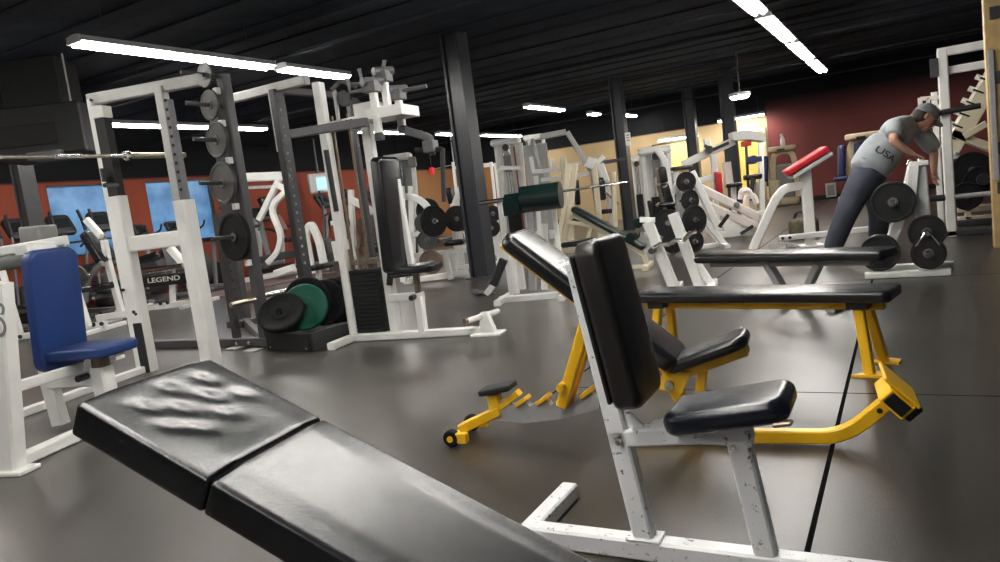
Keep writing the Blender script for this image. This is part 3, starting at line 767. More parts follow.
obj('sleeve_peg', MB().cyl((0, -.05, F.p(252, 299).z), (0, -.34, F.p(252, 299).z), .025, 14), BRASSY, t)
obj('sleeve_peg', MB().cyl((0, .05, F.p(260, 297).z), (0, .42, F.p(260, 297).z), .025, 14), CHROME, t)
for (px, py, r_) in ((238, 349, .018), (250, 348, .018)):
    q = F.p(px, py, -.05); obj('bolt', MB().cyl((q.x, -.06, .05), (q.x, -.03, .05), r_, 10), CHROME, t)
for (dx, dy) in ((-.35, 0), (.0, -.09)): obj('floor_tab', MB().box((dx, dy-.08, .008), (.16, .12, .016)), SILVER, t)
spec = [(205, 75, .23, 'small iron plate topmost on the storage post', IRONG, .022), (210, 105, .28, 'second iron plate from the top on the storage post', IRONG, .025), (217, 140, .33, 'middle iron plate of the five on the storage post', IRONG, .03),
        (223, 183, .40, 'second lowest and large grey iron plate on the storage post', IRONG, .035), (235, 237, .46, 'largest black plate, lowest on the storage post', RUBBER, .045)]
for (px, py, D, lab, m, T) in spec:
    q = F.p(px, py, -.14); W_ = F.o + F.u*q.x + F.v*q.y + Vector((0, 0, q.z))
    plate('weight_plate', D, T, W_, (-.12, -1, .05), m, lab, 'iron plates on the storage post')
    nl = Vector((-.12, -1, .05)).normalized()
    obj('peg', MB().cyl(Vector((q.x, -.14, q.z)) + nl*.24, Vector((q.x, -.14, q.z)) - nl*.13, .0195, 14), MIDG2, t)
    obj('peg_bracket', MB().box((q.x+.02, -.03, q.z-D*.5-.03), (.05, .10, .06)), WHITE, t)

# dark power rack behind
F = Fr(-5.0, 5.45, 0)
t = thing('power_rack', 'dark perforated power rack upright with silver top beam, behind the bumper plates', 'rack', F)
q = F.p(290, 180); z0 = F.p(283, 88).z
u = obj('upright', MB().bar((q.x, 0, 0), (q.x, 0, z0), .08, .14, up=(0, 1, 0)), DARK, t)
for k in range(20): obj('pin_hole', MB().cyl((q.x+.062, -.042, .75+k*.085), (q.x+.062, -.036, .75+k*.085), .014, 8), SILVER, u)
obj('upright_face', MB().bar((q.x-.045, -.043, F.p(290, 150).z), (q.x-.045, -.043, z0), .012, .05, up=(1, 0, 0)), SILVER, u)
l = F.p(222, 98); r = F.p(308, 85)
obj('top_beam', MB().bar((l.x, 0, z0+.02), (r.x, 0, z0+.02), .07, .09), SILVER, t)
obj('rear_upright', MB().bar((q.x, 1.1, 0), (q.x, 1.1, z0), .07, .07, up=(0, 1, 0)), DARK, t)
obj('side_beam', MB().bar((q.x, 0, z0), (q.x, 1.1, z0), .06, .07), DARK, t)
obj('floor_rail', MB().bar((q.x, 0, .04), (q.x, 1.1, .04), .07, .07), DARK, t)

# ================================================================== bumper plates in a floor tray
a, c, e = fl(268, 350), fl(312, 352), fl(349, 331)
ang = math.degrees(math.atan2(c.y-a.y, c.x-a.x)); F = Fr(a.x, a.y, ang)
Wd = (c-a).length; ee = F.loc(e); Dp = .84
t = thing('plate_tray', 'low black floor tray holding upright bumper plates', 'tray', F)
obj('front_board', MB().box((Wd/2, .015, .085), (Wd, .03, .17)), BLACK, t)
obj('side_board', MB().box((Wd-.015, Dp/2, .085), (.03, Dp, .17)), DARK, t)
obj('side_board', MB().box((.015, Dp/2, .085), (.03, Dp, .17)), DARK, t)
obj('back_board', MB().box((Wd/2, Dp-.015, .085), (Wd, .03, .17)), BLACK, t)
obj('bottom_board', MB().box((Wd/2, Dp/2, .10), (Wd-.06, Dp-.06, .024)), BLACK, t)
f = MB()
for x in (.06, Wd-.06): obj('bolt', MB().cyl((x, -.01, .03), (x, .0, .03), .012, 8), CHROME, t)
mid = Wd/2
def on(x, y, z): return F.o + F.u*x + F.v*y + Vector((0, 0, z))
nv = -F.v
plate('bumper_plate', .45, .05, on(mid-.15, .085, .345), Vector((.30, -.62, .72)), RUBBER, 'black bumper plate leaning forwards at the front of the floor tray', 'bumper plates in the floor tray', style=1)
plate('bumper_plate', .45, .05, on(mid-.07, .30, .355), Vector((.45, -.85, .30)), GREENR, 'green bumper plate in the floor tray', 'bumper plates in the floor tray', style=1)
for k, (dx, y, z, lab, D) in enumerate([(-.09, .395, .285, 'large black bumper plate directly behind the green one', .50), (.05, .49, .262, 'black bumper plate third from the green one in the tray', .45), (.09, .57, .262, 'black bumper plate fourth from the green one in the tray', .45),
                                   (.13, .65, .262, 'black bumper plate second from the back of the tray', .45), (.17, .73, .262, 'rearmost black bumper plate in the tray', .45)]):
    y = min(y, Dp-.05)
    plate('bumper_plate', D, .05, on(mid+dx-.06, y, z+.10), F.u*.42 - F.v*.9 + Vector((0, 0, .16)), RUBBER, lab, 'bumper plates in the floor tray', style=1)

# ================================================================== white chest press station
F = FP(362, 341, 9)
t = thing('chest_press_station', 'white chest press station with black weight stack and tall black back pad', 'exercise machine', F)
a, c = F.p(345, 338), F.p(495, 331)
obj('base_rail', MB().bar((-.08, 0, .035), (c.x, 0, .035), .07, .07), WHITE, t)
g0, g1 = F.g(327, 346, .04), F.g(358, 334, .04)
obj('base_cross', MB().bar((g0.x+.04, g0.y, .033), (g0.x+.05, .05, .033), .08, .066), WHITE, t)
ps = F.p(334, 230)
obj('rear_post', MB().bar((F.p(352, 330).x, .05, 0), (F.p(352, 330).x, .05, F.p(316, 82).z), .08, .10, up=(0, 1, 0)), WHITE, t)
rx = F.p(352, 330).x
for k, (px) in enumerate((341, 357)):
    q = F.p(px, 180, .1); obj('guide_rod', MB().cyl((q.x, .1, .06), (q.x, .1, F.p(345, 112).z), .013, 10), BROWNST, t)
# weight stack: separate iron slabs
x0, x1 = F.p(352, 300, .1).x, F.p(386, 300, .1).x
zs0, zs1 = .07, F.p(365, 269, .1).z
n = 16; h = (zs1-zs0)/n
st = obj('weight_stack', MB().box(((x0+x1)/2, .10, (zs0+zs1)/2), (x1-x0-.02, .13, zs1-zs0), bev=.002), BLACK, t)
for k in range(n): obj('stack_slab', MB().box(((x0+x1)/2, .10, zs0+h*(k+.5)), (x1-x0, .15, h*.86), bev=.004), IRON, st)
obj('stack_shroud', MB().box((x0-.01, .10, (zs0+zs1)/2), (.012, .2, zs1-zs0+.05)), DARK, t)
for k in (-.09, .09): obj('stack_bumper', MB().cyl(((x0+x1)/2+k, .10, .03), ((x0+x1)/2+k, .10, .075), .045, 14), CHROME, t)
hd_ = obj('stack_carriage', MB().box(((x0+x1)/2+.02, .1, zs1+.07), (x1-x0-.1, .1, .05)), BROWNST, t)
for k in (-.10, -.02, .06): obj('carriage_rod', MB().cyl(((x0+x1)/2+k, .06, zs1), ((x0+x1)/2+k, .06, zs1+.2), .016, 8), BROWNST, hd_)
# main column and back pad
m0, m1 = F.p(393, 330), F.p(370, 118)
obj('main_column', MB().bar((m0.x, .06, .03), (m0.x, .06, m1.z+.02), .09, .09, up=(0, 1, 0)), WHITE, t)
b0, b1 = F.p(394, 272, -.12), F.p(381, 157, -.12)
d = b1-b0; d.y = 0; dn = d.normalized(); nrm = Vector((dn.z, 0, -dn.x)); M = Matrix((dn, nrm.cross(dn), nrm)).transposed(); cc = (b0+b1)/2; cc.y = -.06
obj('back_pad', MB().pad(cc, (d.length, .36, .11), M, .05, .03), VINYL, t)
obj('back_pad_bracket', MB().box((cc.x-.08, .02, cc.z+.2), (.08, .1, .08)), WHITE, t)
q = F.p(404, 232); obj('back_rail', MB().bar((q.x-.0, 0.06, F.p(411, 272).z), (q.x-.03, .06, F.p(404, 178).z), .05, .06, up=(0, 1, 0)), WHITE, t)
s0, s1 = F.p(394, 270), F.p(439, 268)
zs = F.p(415, 268).z
obj('seat_pad', MB().pad(((s0.x+s1.x)/2, -.02, zs), (s1.x-s0.x, .32, .07), None, .06, .025), VINYL, t)
obj('seat_upright', MB().bar((F.p(423, 330).x, 0, .05), (F.p(419, 296).x, 0, F.p(419, 296).z), .075, .075, up=(0, 1, 0)), WHITE, t)
q = F.p(419, 296); obj('seat_arm', MB().bar((m0.x, .03, q.z), (q.x+.04, 0, q.z), .06, .07), WHITE, t)
obj('seat_post', MB().bar((q.x, 0, q.z), (q.x, 0, zs-.03), .05, .05, up=(0, 1, 0)), BROWNST, t)
obj('seat_prop', MB().path([(m0.x+.03, 0, q.z+.12), (m0.x+.05, 0, zs-.05), (q.x, 0, zs-.04)], .05, .035, up=(0, 1, 0)), PLASTIC, t)
obj('seat_knob', MB().cyl((q.x-.03, -.03, q.z), (q.x-.03, -.10, q.z), .025, 12), PLASTIC, t)
# foot T at the end
e = F.p(483, 325)
obj('foot_stay', MB().prism([(e.x-.03, .0), (e.x+.12, 0), (e.x+.055, F.p(484, 312).z), (e.x+.0, F.p(484, 312).z)], lambda x, z, d: (x, d, z), -.035, .035), WHITE, t)
obj('foot_plate', MB().box((e.x+.05, -.02, .01), (.26, .2, .02)), WHITE, t)
k0, k1 = F.p(467, 323, -.2), F.p(498, 312, .15)
zb_ = F.p(484, 316).z
obj('foot_bar', MB().cyl((k0.x, -.2, zb_), (k1.x-.02, .2, zb_), .026, 14), WHITE, t)
obj('foot_bar_grip', MB().cyl((k0.x-.012, -.22, zb_), (k0.x, -.2, zb_), .028, 14), BROWNST, t)
# head of the machine
zt = F.p(392, 112).z
obj('head_beam', MB().bar((F.p(322, 119).x, .05, zt-.03), (F.p(378, 112).x, .03, zt-.01), .08, .085), WHITE, t)
text('beam_lettering', 'MICROFIT', .085, axes((1, 0, 0), (0, -1, 0)), ((F.p(353, 117).x), -.0, zt-.03), BLACK, t, 1.0)
obj('head_box', MB().box((F.p(366, 110).x, .05, zt+.04), (.22, .16, .16)), WHITE, t)
obj('head_plate', MB().box((F.p(392, 112).x, 0, zt-.01), (.36, .34, .09)), WHITE, t)
obj('mid_beam', MB().bar((F.p(310, 130).x, -.28, F.p(345, 129).z), (F.p(381, 130).x, -.22, F.p(345, 129).z-.005), .06, .075), MIDG, t)
for (px, n_, y0, y1) in ((379, -.15, 133, 92), (388, .05, 108, 82), (402, .16, 126, 100)):
    q0, q1 = F.p(px, y0, n_), F.p(px-1, y1, n_)
    obj('pivot_post', MB().bar((q0.x, n_, q0.z), (q0.x, n_, q1.z), .06, .06, up=(0, 1, 0)), WHITE, t)
    if n_ != .05:
        j = obj('pivot_joint', MB().cyl((q0.x, n_, q0.z-.06), (q0.x, n_, q0.z), .045, 12), DARK, t)
    hz = q1.z + .05
    hd2 = obj('pivot_head', MB().box((q0.x-.01, n_, hz), (.13, .13, .09)), MIDG, t)
    obj('lever', MB().tube([(q0.x-.01, n_, hz+.03), (q0.x+(-.22 if n_ < 0 else .28 if n_ > .1 else .02), n_+.02, hz+(.06 if n_ < 0 else .03 if n_ > .1 else .14))], .018, 8), MIDG, hd2)
    obj('lever', MB().tube([(q0.x-.05, n_-.05, hz-.02), (q0.x-.15, n_-.12, hz-.03), (q0.x-.16, n_-.12, hz+.08)], .018, 8), MIDG, hd2)
    obj('weight_knob', MB().cyl((q0.x-.05, n_-.08, hz+.04), (q0.x+.05, n_+.08, hz+.05), .04, 12), MIDG, hd2)
obj('press_arm', MB().path(bend([(F.p(404, 130, .16).x, .16, F.p(404, 130, .16).z), (F.p(431, 138, .16).x, .16, F.p(431, 138, .16).z), (F.p(434, 152, .16).x, .12, F.p(434, 154, .16).z)], .06), .05, .07), MIDG, t)
q = F.p(430, 150, .12)
g = obj('press_handle', MB().tube([(q.x-.14, .12, q.z+.02), (q.x+.12, .12, q.z-.01)], .022, 10), PLASTIC, t)
obj('handle_drop', MB().bar((q.x+.12, .12, q.z), (F.p(443, 202, .12).x, .14, F.p(443, 202, .12).z), .035, .035, up=(0, 1, 0)), DARK, t)
obj('handle_joint', MB().box((q.x+.01, .12, q.z+.03), (.1, .12, .1)), MIDG, t)
q = F.p(345, 98); obj('pulley_post', MB().bar((F.p(337, 110).x, .0, F.p(341, 122).z), (F.p(335, 95).x, 0, F.p(335, 90).z), .03, .03, up=(0, 1, 0)), SILVER, t)
obj('pulley', MB().lathe((F.p(344, 100).x, .02, q.z), (0, 1, 0), [(.01, -.02), (.07, -.02), (.055, 0), (.07, .02), (.01, .02)], 20), PLASTIC, t)
obj('pulley', MB().lathe((F.p(355, 104).x, .02, F.p(355, 104).z), (0, 1, 0), [(.01, -.02), (.055, -.02), (.045, 0), (.055, .02), (.01, .02)], 20), PLASTIC, t)
obj('cable', MB().tube([(F.p(344, 95).x, .02, q.z+.07), (F.p(355, 100).x, .02, F.p(355, 100).z+.02), (F.p(366, 110).x, .02, zt+.12)], .006, 6), BLACK, t)
obj('curl_arm', MB().tube([(F.p(338, 91).x, -.1, F.p(338, 91).z), (F.p(347, 82).x, -.1, F.p(347, 82).z), (F.p(362, 88).x, -.1, F.p(362, 88).z)], .02, 8), MIDG, t)
obj('hand_grip', MB().cyl((F.p(326, 150, -.1).x, -.1, F.p(326, 150, -.1).z), (F.p(337, 215, -.1).x, -.1, F.p(333, 212, -.1).z), .024, 10), PLASTIC, t)
obj('grip_mount', MB().tube([(F.p(326, 150, -.1).x, -.1, F.p(326, 150, -.1).z-.02), (rx, .03, F.p(326, 150, -.1).z)], .016, 8), PLASTIC, t)
# ================================================================== RIGHT: red padded stand
q = fl(811, 246)
F = Fr(q.x, q.y, 18)
t = thing('padded_stand', 'white steel stand with a sloping red pad on top, in front of the maroon wall', 'exercise machine', F)
zt = F.p(811, 168).z
obj('post', MB().bar((0, 0, 0), (0, 0, zt), .13, .10, up=(0, 1, 0)), WHITE, t)
b0, b1 = F.p(789, 177, -.16), F.p(831, 151, -.16)
d = b1-b0; d.y = 0; dn = d.normalized(); nrm = Vector((-dn.z, 0, dn.x)); M = axes(dn, nrm); cc = (b0+b1)/2; cc.y = 0
obj('red_pad', MB().pad(cc + nrm*.045, (d.length, .36, .085), M, .04, .02), REDV, t)
obj('pad_plate', MB().box(cc - nrm*.035 + dn*.02, (d.length*.95, .34, .06), M, bev=.01), LPLAST, t)
obj('curved_leg', MB().path(bend([F.p(808, 185), F.p(784, 188), F.p(775, 200), (F.p(752, 246).x, 0, .03)], .35, 6), .11, .09, up=(0, 1, 0)), WHITE, t)
l, r = F.p(778, 238), F.p(846, 225)
obj('tie_rail', MB().bar((l.x, -.08, l.z), (r.x+.5, -.08, l.z), .08, .07), WHITE, t)
for px in (781, 788): obj('bolt', MB().cyl((F.p(px, 237).x, -.13, l.z), (F.p(px, 237).x, -.11, l.z), .022, 10), PLASTIC, t)
for dx in (-.02, .22, .45):
    obj('foot_slat', MB().bar((F.p(752, 246).x+dx, -.3, .02), (F.p(752, 246).x+dx+.1, .35, .02), .10, .04), DARK, t)
obj('foot', MB().box((0, 0, .01), (.3, .3, .02)), WHITE, t)
obj('rear_leg', MB().bar((r.x+.45, -.08, l.z), (r.x+.5, -.08, 0), .08, .08, up=(0, 1, 0)), WHITE, t)
# dark gym bag on the floor behind the stand
q = fl(799, 241)
t = thing('gym_bag', 'small dark olive gym bag on the floor behind the red padded stand', 'bag', (q.x+.02, q.y+.5, 0))
BAG = mat('olive_canvas', (.11, .10, .06), .8, noise=.35, nscale=14, bump=.3, bscale=30)
obj('body', MB().pad((0, 0, .15), (.42, .25, .30), None, .1, .08), BAG, t)
for y in (-.07, .07): obj('handle', MB().tube(bend([(-.12, y, .27), (-.10, y, .38), (.10, y, .38), (.12, y, .27)], .06), .012, 8), BLACK, t)
obj('zip', MB().bar((-.16, 0, .301), (.16, 0, .301), .012, .006), BLACK, t)

# ================================================================== RIGHT: plate tree
F = FP(905, 277, 0)
t = thing('plate_tree', 'white A-frame plate tree with iron plates on its pegs, beside the man', 'rack', F)
obj('base_rail', MB().bar((F.g(864, 279, .03).x, 0, .03), (F.g(952, 275, .03).x, 0, .03), .08, .06), WHITE, t)
obj('base_rail', MB().bar((F.g(880, 270, .03).x, .42, .03), (F.g(955, 268, .03).x, .42, .03), .08, .06), WHITE, t)
for px in (886, 932): obj('base_cross', MB().bar((F.g(px, 277, .03).x, 0, .03), (F.g(px, 277, .03).x, .42, .03), .07, .055), WHITE, t)
top = F.p(922, 163, .2)
a = F.p(880, 266, .2); m_ = F.p(905, 205, .2); cx = F.p(925, 230, .2).x
obj('center_post', MB().bar((cx, .2, .05), (cx-.02, .2, top.z), .12, .10, up=(0, 1, 0)), WHITE, t)
obj('slanted_leg', MB().path([(a.x, .2, .05), (m_.x, .2, m_.z), (top.x-.06, .2, top.z)], .10, .09, up=(0, 1, 0)), WHITE, t)
for k, dx in enumerate((-.13, -.065)): obj('top_fin', MB().bar((cx+dx-.03*k, .12, top.z-.45), (cx+dx*.6, .12, top.z-.02), .045, .05, up=(0, 1, 0)), WHITE, t)
obj('top_cap', MB().box((cx-.02, .18, top.z), (.15, .13, .04)), WHITE, t)
for dx in (-.10, -.02): obj('top_peg', MB().cyl((cx+dx, .16, top.z), (cx+dx+.02, .14, top.z+.04), .018, 10), CHROME, t)
tree_base = F
def on_tree(px, py, n): 
    q = F.p(px, py, n); return F.o + F.u*q.x + F.v*q.y + Vector((0, 0, q.z))
centres = []
pl = [(893, 202, .0, .365, .04, 'big iron plate at front of the upper left peg of the plate tree'), (889, 194, .08, .35, .04, 'second iron plate behind on the upper left peg of the plate tree'),
      (880, 257, -.02, .33, .04, 'iron plate on the lower left peg of the plate tree, front of two'), (884, 246, .08, .33, .035, 'iron plate behind on the lower left peg of the plate tree'),
      (927, 232, -.02, .30, .04, 'round plate with a spring collar on the upper right peg of the plate tree'), (918, 229, .07, .28, .035, 'iron plate behind on the upper right peg of the plate tree'),
      (929, 264, -.05, .28, .04, 'small iron plate at front of the lower right peg of the plate tree'), (916, 253, .06, .24, .035, 'iron plate behind on the lower right peg of the plate tree')]
for (px, py, n, D, T, lab) in pl:
    P = on_tree(px, py, n)
    if n > .03: P = last + F.v*.07
    if P.z - D/2 < .068: P.z = D/2 + .068
    last = P.copy(); centres.append(last)
    plate('weight_plate', D, T, P, (0, -1, 0), IRON, lab, 'iron plates on the plate tree')
for k in (0, 2, 4, 6):
    c = F.loc(centres[k]); obj('peg', MB().cyl((c.x, -.12, c.z), (c.x, .20, c.z), .0185, 14), CHROME, t)
q = F.loc(centres[4]); q.y = -.08; P = F.o + F.u*q.x + F.v*q.y + Vector((0, 0, q.z))
t = thing('spring_collar', 'chrome spring collar clip on the upper right peg of the plate tree', 'collar', P)
obj('coil', MB().lathe((0, 0, .01), (0, 1, 0), [(.024, -.02), (.034, -.02), (.036, 0), (.034, .02), (.024, .02)], 18, True), CHROME, t)
for s in (-1, 1): obj('spring_handle', MB().tube([(s*.02, -.02, .0), (s*.05, -.04, -.05), (s*.09, -.05, -.11)], .009, 8), CHROME, t)

# ================================================================== RIGHT: tall white rack and cream leg press
q = fl(952, 236)
F = Fr(q.x, q.y, 0)
t = thing('smith_rack', 'tall white steel rack frame just left of the timber post', 'rack', F)
zt = F.p(945, 50).z
obj('upright', MB().bar((0, 0, 0), (0, 0, zt), .11, .10, up=(0, 1, 0)), WHITE, t)
obj('upright', MB().bar((-.09, .35, 0), (-.09, .35, zt-.45), .07, .07, up=(0, 1, 0)), WHITE, t)
obj('upright', MB().bar((1.25, 0, 0), (1.25, 0, zt), .11, .10, up=(0, 1, 0)), WHITE, t)
obj('top_beam', MB().bar((-.05, 0, zt-.02), (1.3, 0, zt-.02), .09, .10), WHITE, t)
obj('lower_beam', MB().bar((-.05, .05, zt-.24), (1.3, .05, zt-.24), .08, .09), WHITE, t)
obj('base_rail', MB().bar((-.08, 0, .035), (1.3, 0, .035), .1, .07), DARK, t)
obj('base_rail', MB().bar((-.02, 0, .035), (-.02, 1.0, .035), .1, .07), DARK, t)
obj('cross_peg', MB().cyl((-.62, -.02, F.p(930, 199).z), (.5, -.02, F.p(930, 199).z), .03, 12), LPLAST, t)
obj('peg_sleeve', MB().cyl((-.40, -.02, F.p(930, 199).z), (-.05, -.02, F.p(930, 199).z), .04, 12), PLASTIC, t)
hk = F.p(920, 98)
obj('catch_frame', MB().path(bend([(hk.x, .05, F.p(918, 98).z), (hk.x, .05, F.p(918, 109).z), (0, .05, F.p(918, 109).z)], .05), .05, .05, up=(0, 1, 0)), PINKW, t)
obj('catch_bar', MB().bar((hk.x, .05, F.p(918, 99).z), (0, .05, F.p(940, 97).z), .04, .045), PINKW, t)
obj('catch_bar', MB().bar((F.p(928, 98).x, .05, F.p(918, 99).z), (F.p(928, 98).x, .05, F.p(918, 109).z), .04, .04, up=(0, 1, 0)), PINKW, t)
q2 = F.p(938, 67, -.1); obj('rack_notice', MB().box((-.09, -.06, q2.z), (.09, .012, .22)), DARK, t)
obj('bar_sleeve', MB().cyl((-.22, -.1, F.p(945, 113).z), (.35, -.1, F.p(945, 111).z), .035, 12), PLASTIC, t)

F = Fr(q.x+.25, q.y+1.3, 0)
t = thing('leg_press', 'cream leg press with a steep notched sled, behind the tall white rack', 'exercise machine', F)
a, c = F.p(950, 150), F.p(1003, 62)
dx = (c-a); dn = dx.normalized(); nrm = Vector((-dn.z, 0, dn.x))
obj('sled_rail', MB().bar((a.x, -.15, a.z), (c.x, -.15, c.z), .10, .22, up=(0, 0, 1)), CREAM, t)
obj('sled_rail', MB().bar((a.x, .45, a.z), (c.x, .45, c.z), .10, .22, up=(0, 0, 1)), CREAM, t)
L = dx.length
for k in range(7):
    P = a + dn*(L*(.12+.13*k)) + nrm*.10
    obj('notch_peg', MB().cyl((P.x, -.16, P.z), (P.x+nrm.x*.10, -.16, P.z+nrm.z*.10), .035, 10), WHITE, t)
    obj('notch', MB().box((P.x-nrm.x*.02, -.205, P.z-nrm.z*.02), (.022, .02, .13), axes(dn, nrm), bev=.002), BLACK, t)
p0, p1 = F.p(975, 140), F.p(958, 128)
obj('foot_platform', MB().box((F.p(973, 141).x, .15, F.p(973, 141).z), (.10, .7, .55), axes(dn, nrm)), CREAM, t)
obj('sled_arm', MB().bar((F.p(963, 137).x, -.2, F.p(963, 137).z), (F.p(985, 124).x, -.2, F.p(985, 124).z), .09, .09), CREAM, t)
for z in (F.p(960, 209).z, F.p(960, 219).z): obj('side_rail', MB().bar((-.12, -.1, z), (1.3, -.1, z), .08, .085), CREAM, t)
for x in (.0, 1.2): obj('frame_post', MB().bar((x, -.1, 0), (x, -.1, F.p(960, 209).z), .08, .08, up=(0, 1, 0)), CREAM, t)
obj('back_pad', MB().pad((F.p(975, 185).x+.3, .15, F.p(975, 190).z), (.16, .5, .7), Matrix.Rotation(R(-30), 3, 'Y'), .05, .04), VINYL, t)
obj('white_bracket', MB().box((F.p(956, 160).x, -.22, F.p(956, 162).z), (.10, .10, .3), Matrix.Rotation(R(-15), 3, 'Y'), bev=.03), LPLAST, t)
obj('floor_rail', MB().bar((-.15, -.15, .04), (1.3, -.15, .04), .1, .08), DARK, t)
for (px, py, n, D, lab) in ((972, 170, -.42, .47, 'large dark plate loaded on the side of the cream leg press, front one'), (960, 175, -.35, .45, 'large dark plate loaded on the cream leg press, second one'), (981, 182, -.49, .40, 'dark plate low on the side of the cream leg press beside the timber post'), (967, 196, -.56, .36, 'small dark plate under the big plates of the cream leg press')):
    Q = F.p(px, py, n); P = F.o + F.u*Q.x + F.v*Q.y + Vector((0, 0, Q.z))
    plate('weight_plate', D, .045, P, (0, -1, 0), RUBBER, lab, 'plates on the leg press')
    obj('plate_peg', MB().cyl((Q.x, Q.y-.07, Q.z), (Q.x, -.05, Q.z), .019, 10), CHROME, t)
obj('wheel', MB().lathe((F.p(979, 178).x, -.62, F.p(979, 178).z), (0, 1, 0), [(.03, -.03), (.07, -.03), (.08, 0), (.07, .03), (.03, .03)], 20), PLASTIC, t)

# ================================================================== THE MAN
def skin(name, J, E, parent, m, root, levels=2, extra=None, sharp=80):
    names = list(J); idx = {k: i for i, k in enumerate(names)}
    me = bpy.data.meshes.new(name); me.from_pydata([tuple(J[k][0]) for k in names], [(idx[a], idx[b]) for a, b in E], []); me.update()
    o = bpy.data.objects.new(name, me); COL.objects.link(o)
    md = o.modifiers.new('skin', 'SKIN'); md.use_smooth_shade = True; md.branch_smoothing = .4
    sv = me.skin_vertices[0].data
    for k in names:
        r = J[k][1]; r = r if isinstance(r, tuple) else (r, r); sv[idx[k]].radius = r; sv[idx[k]].use_root = (k == root)
    sd = o.modifiers.new('sub', 'SUBSURF'); sd.levels = levels; sd.render_levels = levels
    dg = bpy.context.evaluated_depsgraph_get(); ev = o.evaluated_get(dg)
    tmp = bpy.data.meshes.new_from_object(ev)
    mb = MB(); mb.add([v.co.copy() for v in tmp.vertices], [tuple(p.vertices) for p in tmp.polygons])
    bpy.data.objects.remove(o); bpy.data.meshes.remove(me); bpy.data.meshes.remove(tmp)
    if extra: extra(mb)
    return obj(name, mb, m, parent, sharp=sharp)
q = fl(866, 256)
F = Fr(q.x, q.y, 29)
man = thing('person', 'man in grey T-shirt, grey cap and dark trousers bending over the plate tree', 'person', F)
SKIN = mat('skin_tone', (.50, .27, .19), .5, noise=.06)
SHIRT = mat('grey_tshirt_cotton', (.33, .36, .38), .85, noise=.12, nscale=8, bump=.15, bscale=40)
PANTS = mat('charcoal_trousers', (.040, .046, .065), .85, noise=.2, nscale=6, bump=.2, bscale=30)
CAPM = mat('grey_cap_cloth', (.13, .145, .15), .85, noise=.15)
HAIR = mat('dark_brown_hair', (.03, .018, .012), .7, noise=.3)
SHOE = mat('dark_shoe', (.03, .03, .032), .6)
p = F.p
pel, wst = p(867, 172, 0), p(877, 156, -.01)
chs, upc = p(891, 141, -.02), p(901, 127, -.02)
nek, nk2, hdc, hdt = p(909, 120, -.02), p(916, 118, -.03), p(924, 117, -.06), p(927, 108, -.06)
shR, elR, wrR = p(895, 125, -.22), p(893, 141, -.34), p(912, 154, -.36)
shL, elL, wrL = p(917, 127, .15), p(934, 150, .12), p(934, 172, .02)
hpR, knR, anR = p(860, 184, -.10), p(846, 214, -.16), p(830, 248, -.10)
hpL, knL, anL = p(874, 184, .10), p(880, 213, .06), p(877, 248, .20)
anR.z = .09; anL.z = .09
def toes(a, dx, dy): return a + Vector((dx, dy, -.05))
J = {'pel': (pel, (.15, .12)), 'wst': (wst, (.145, .11)), 'chs': (chs, (.155, .12)), 'upc': (upc, (.12, .10)), 'nek': (nek, .06), 'nk2': (nk2, .057), 'hd0': (nk2*.5+hdc*.5, .075), 'hdc': (hdc, .092), 'hdt': (hdt, .085),
     'jaw': (hdc + Vector((.065, -.02, -.075)), .042), 'nose': (hdc + Vector((.105, -.02, -.025)), .016),
     'shR': (shR, .06), 'elR': (elR, .052), 'wrR': (wrR, .034), 'shL': (shL, .06), 'elL': (elL, .052), 'wrL': (wrL, .034),
     'hpR': (hpR, .10), 'knR': (knR, .065), 'anR': (anR, .04), 'hpL': (hpL, .10), 'knL': (knL, .065), 'anL': (anL, .04),
     'tR': (toes(anR, .17, -.06), .035), 'tL': (toes(anL, .17, -.06), .035)}
E = [('pel', 'wst'), ('wst', 'chs'), ('chs', 'upc'), ('upc', 'nek'), ('nek', 'nk2'), ('nk2', 'hd0'), ('hd0', 'hdc'), ('hdc', 'hdt'), ('hdc', 'jaw'), ('hdc', 'nose'), ('upc', 'shR'), ('shR', 'elR'), ('elR', 'wrR'), ('upc', 'shL'), ('shL', 'elL'), ('elL', 'wrL'),
     ('pel', 'hpR'), ('hpR', 'knR'), ('knR', 'anR'), ('pel', 'hpL'), ('hpL', 'knL'), ('knL', 'anL'), ('anR', 'tR'), ('anL', 'tL')]
def hand(tagc, w, el, side, down):
    d = (w-el).normalized(); d = (d*.5 + down*.6).normalized(); s = d.cross(Vector((0, 0, 1))); s = (s if s.length > .2 else Vector((0, 1, 0))).normalized(); nn = s.cross(d)
    J[tagc+'p0'] = (w + d*.035, (.036, .02)); J[tagc+'p1'] = (w + d*.08, (.040, .018)); E.append(('wr'+tagc, tagc+'p0')); E.append((tagc+'p0', tagc+'p1'))
    for k, (off, ln) in enumerate(((-.03, .065), (-.01, .078), (.011, .072), (.031, .055))):
        b = w + d*.088 + s*off; m1 = b + d*ln*.5 + nn*-.004*side; m2 = m1 + (d*.7 - nn*side*.7).normalized()*ln*.55
        for nme, q_, r_ in (('a', b, .010), ('b', m1, .009), ('c', m2, .0075)): J['%s%d%s' % (tagc, k, nme)] = (q_, r_)
        E.extend([(tagc+'p1', '%s%da' % (tagc, k)), ('%s%da' % (tagc, k), '%s%db' % (tagc, k)), ('%s%db' % (tagc, k), '%s%dc' % (tagc, k))])
    b = w + d*.03 - s*.035*1; J[tagc+'ta'] = (b, .012); J[tagc+'tb'] = (b - s*.025 + d*.03, .010); J[tagc+'tc'] = (b - s*.03 + d*.06 - nn*side*.012, .008)
    E.extend([(tagc+'p0', tagc+'ta'), (tagc+'ta', tagc+'tb'), (tagc+'tb', tagc+'tc')])
hand('R', wrR, elR, 1, Vector((.9, 0, -.25))); hand('L', wrL, elL, 1, Vector((0.1, 0, -1)))
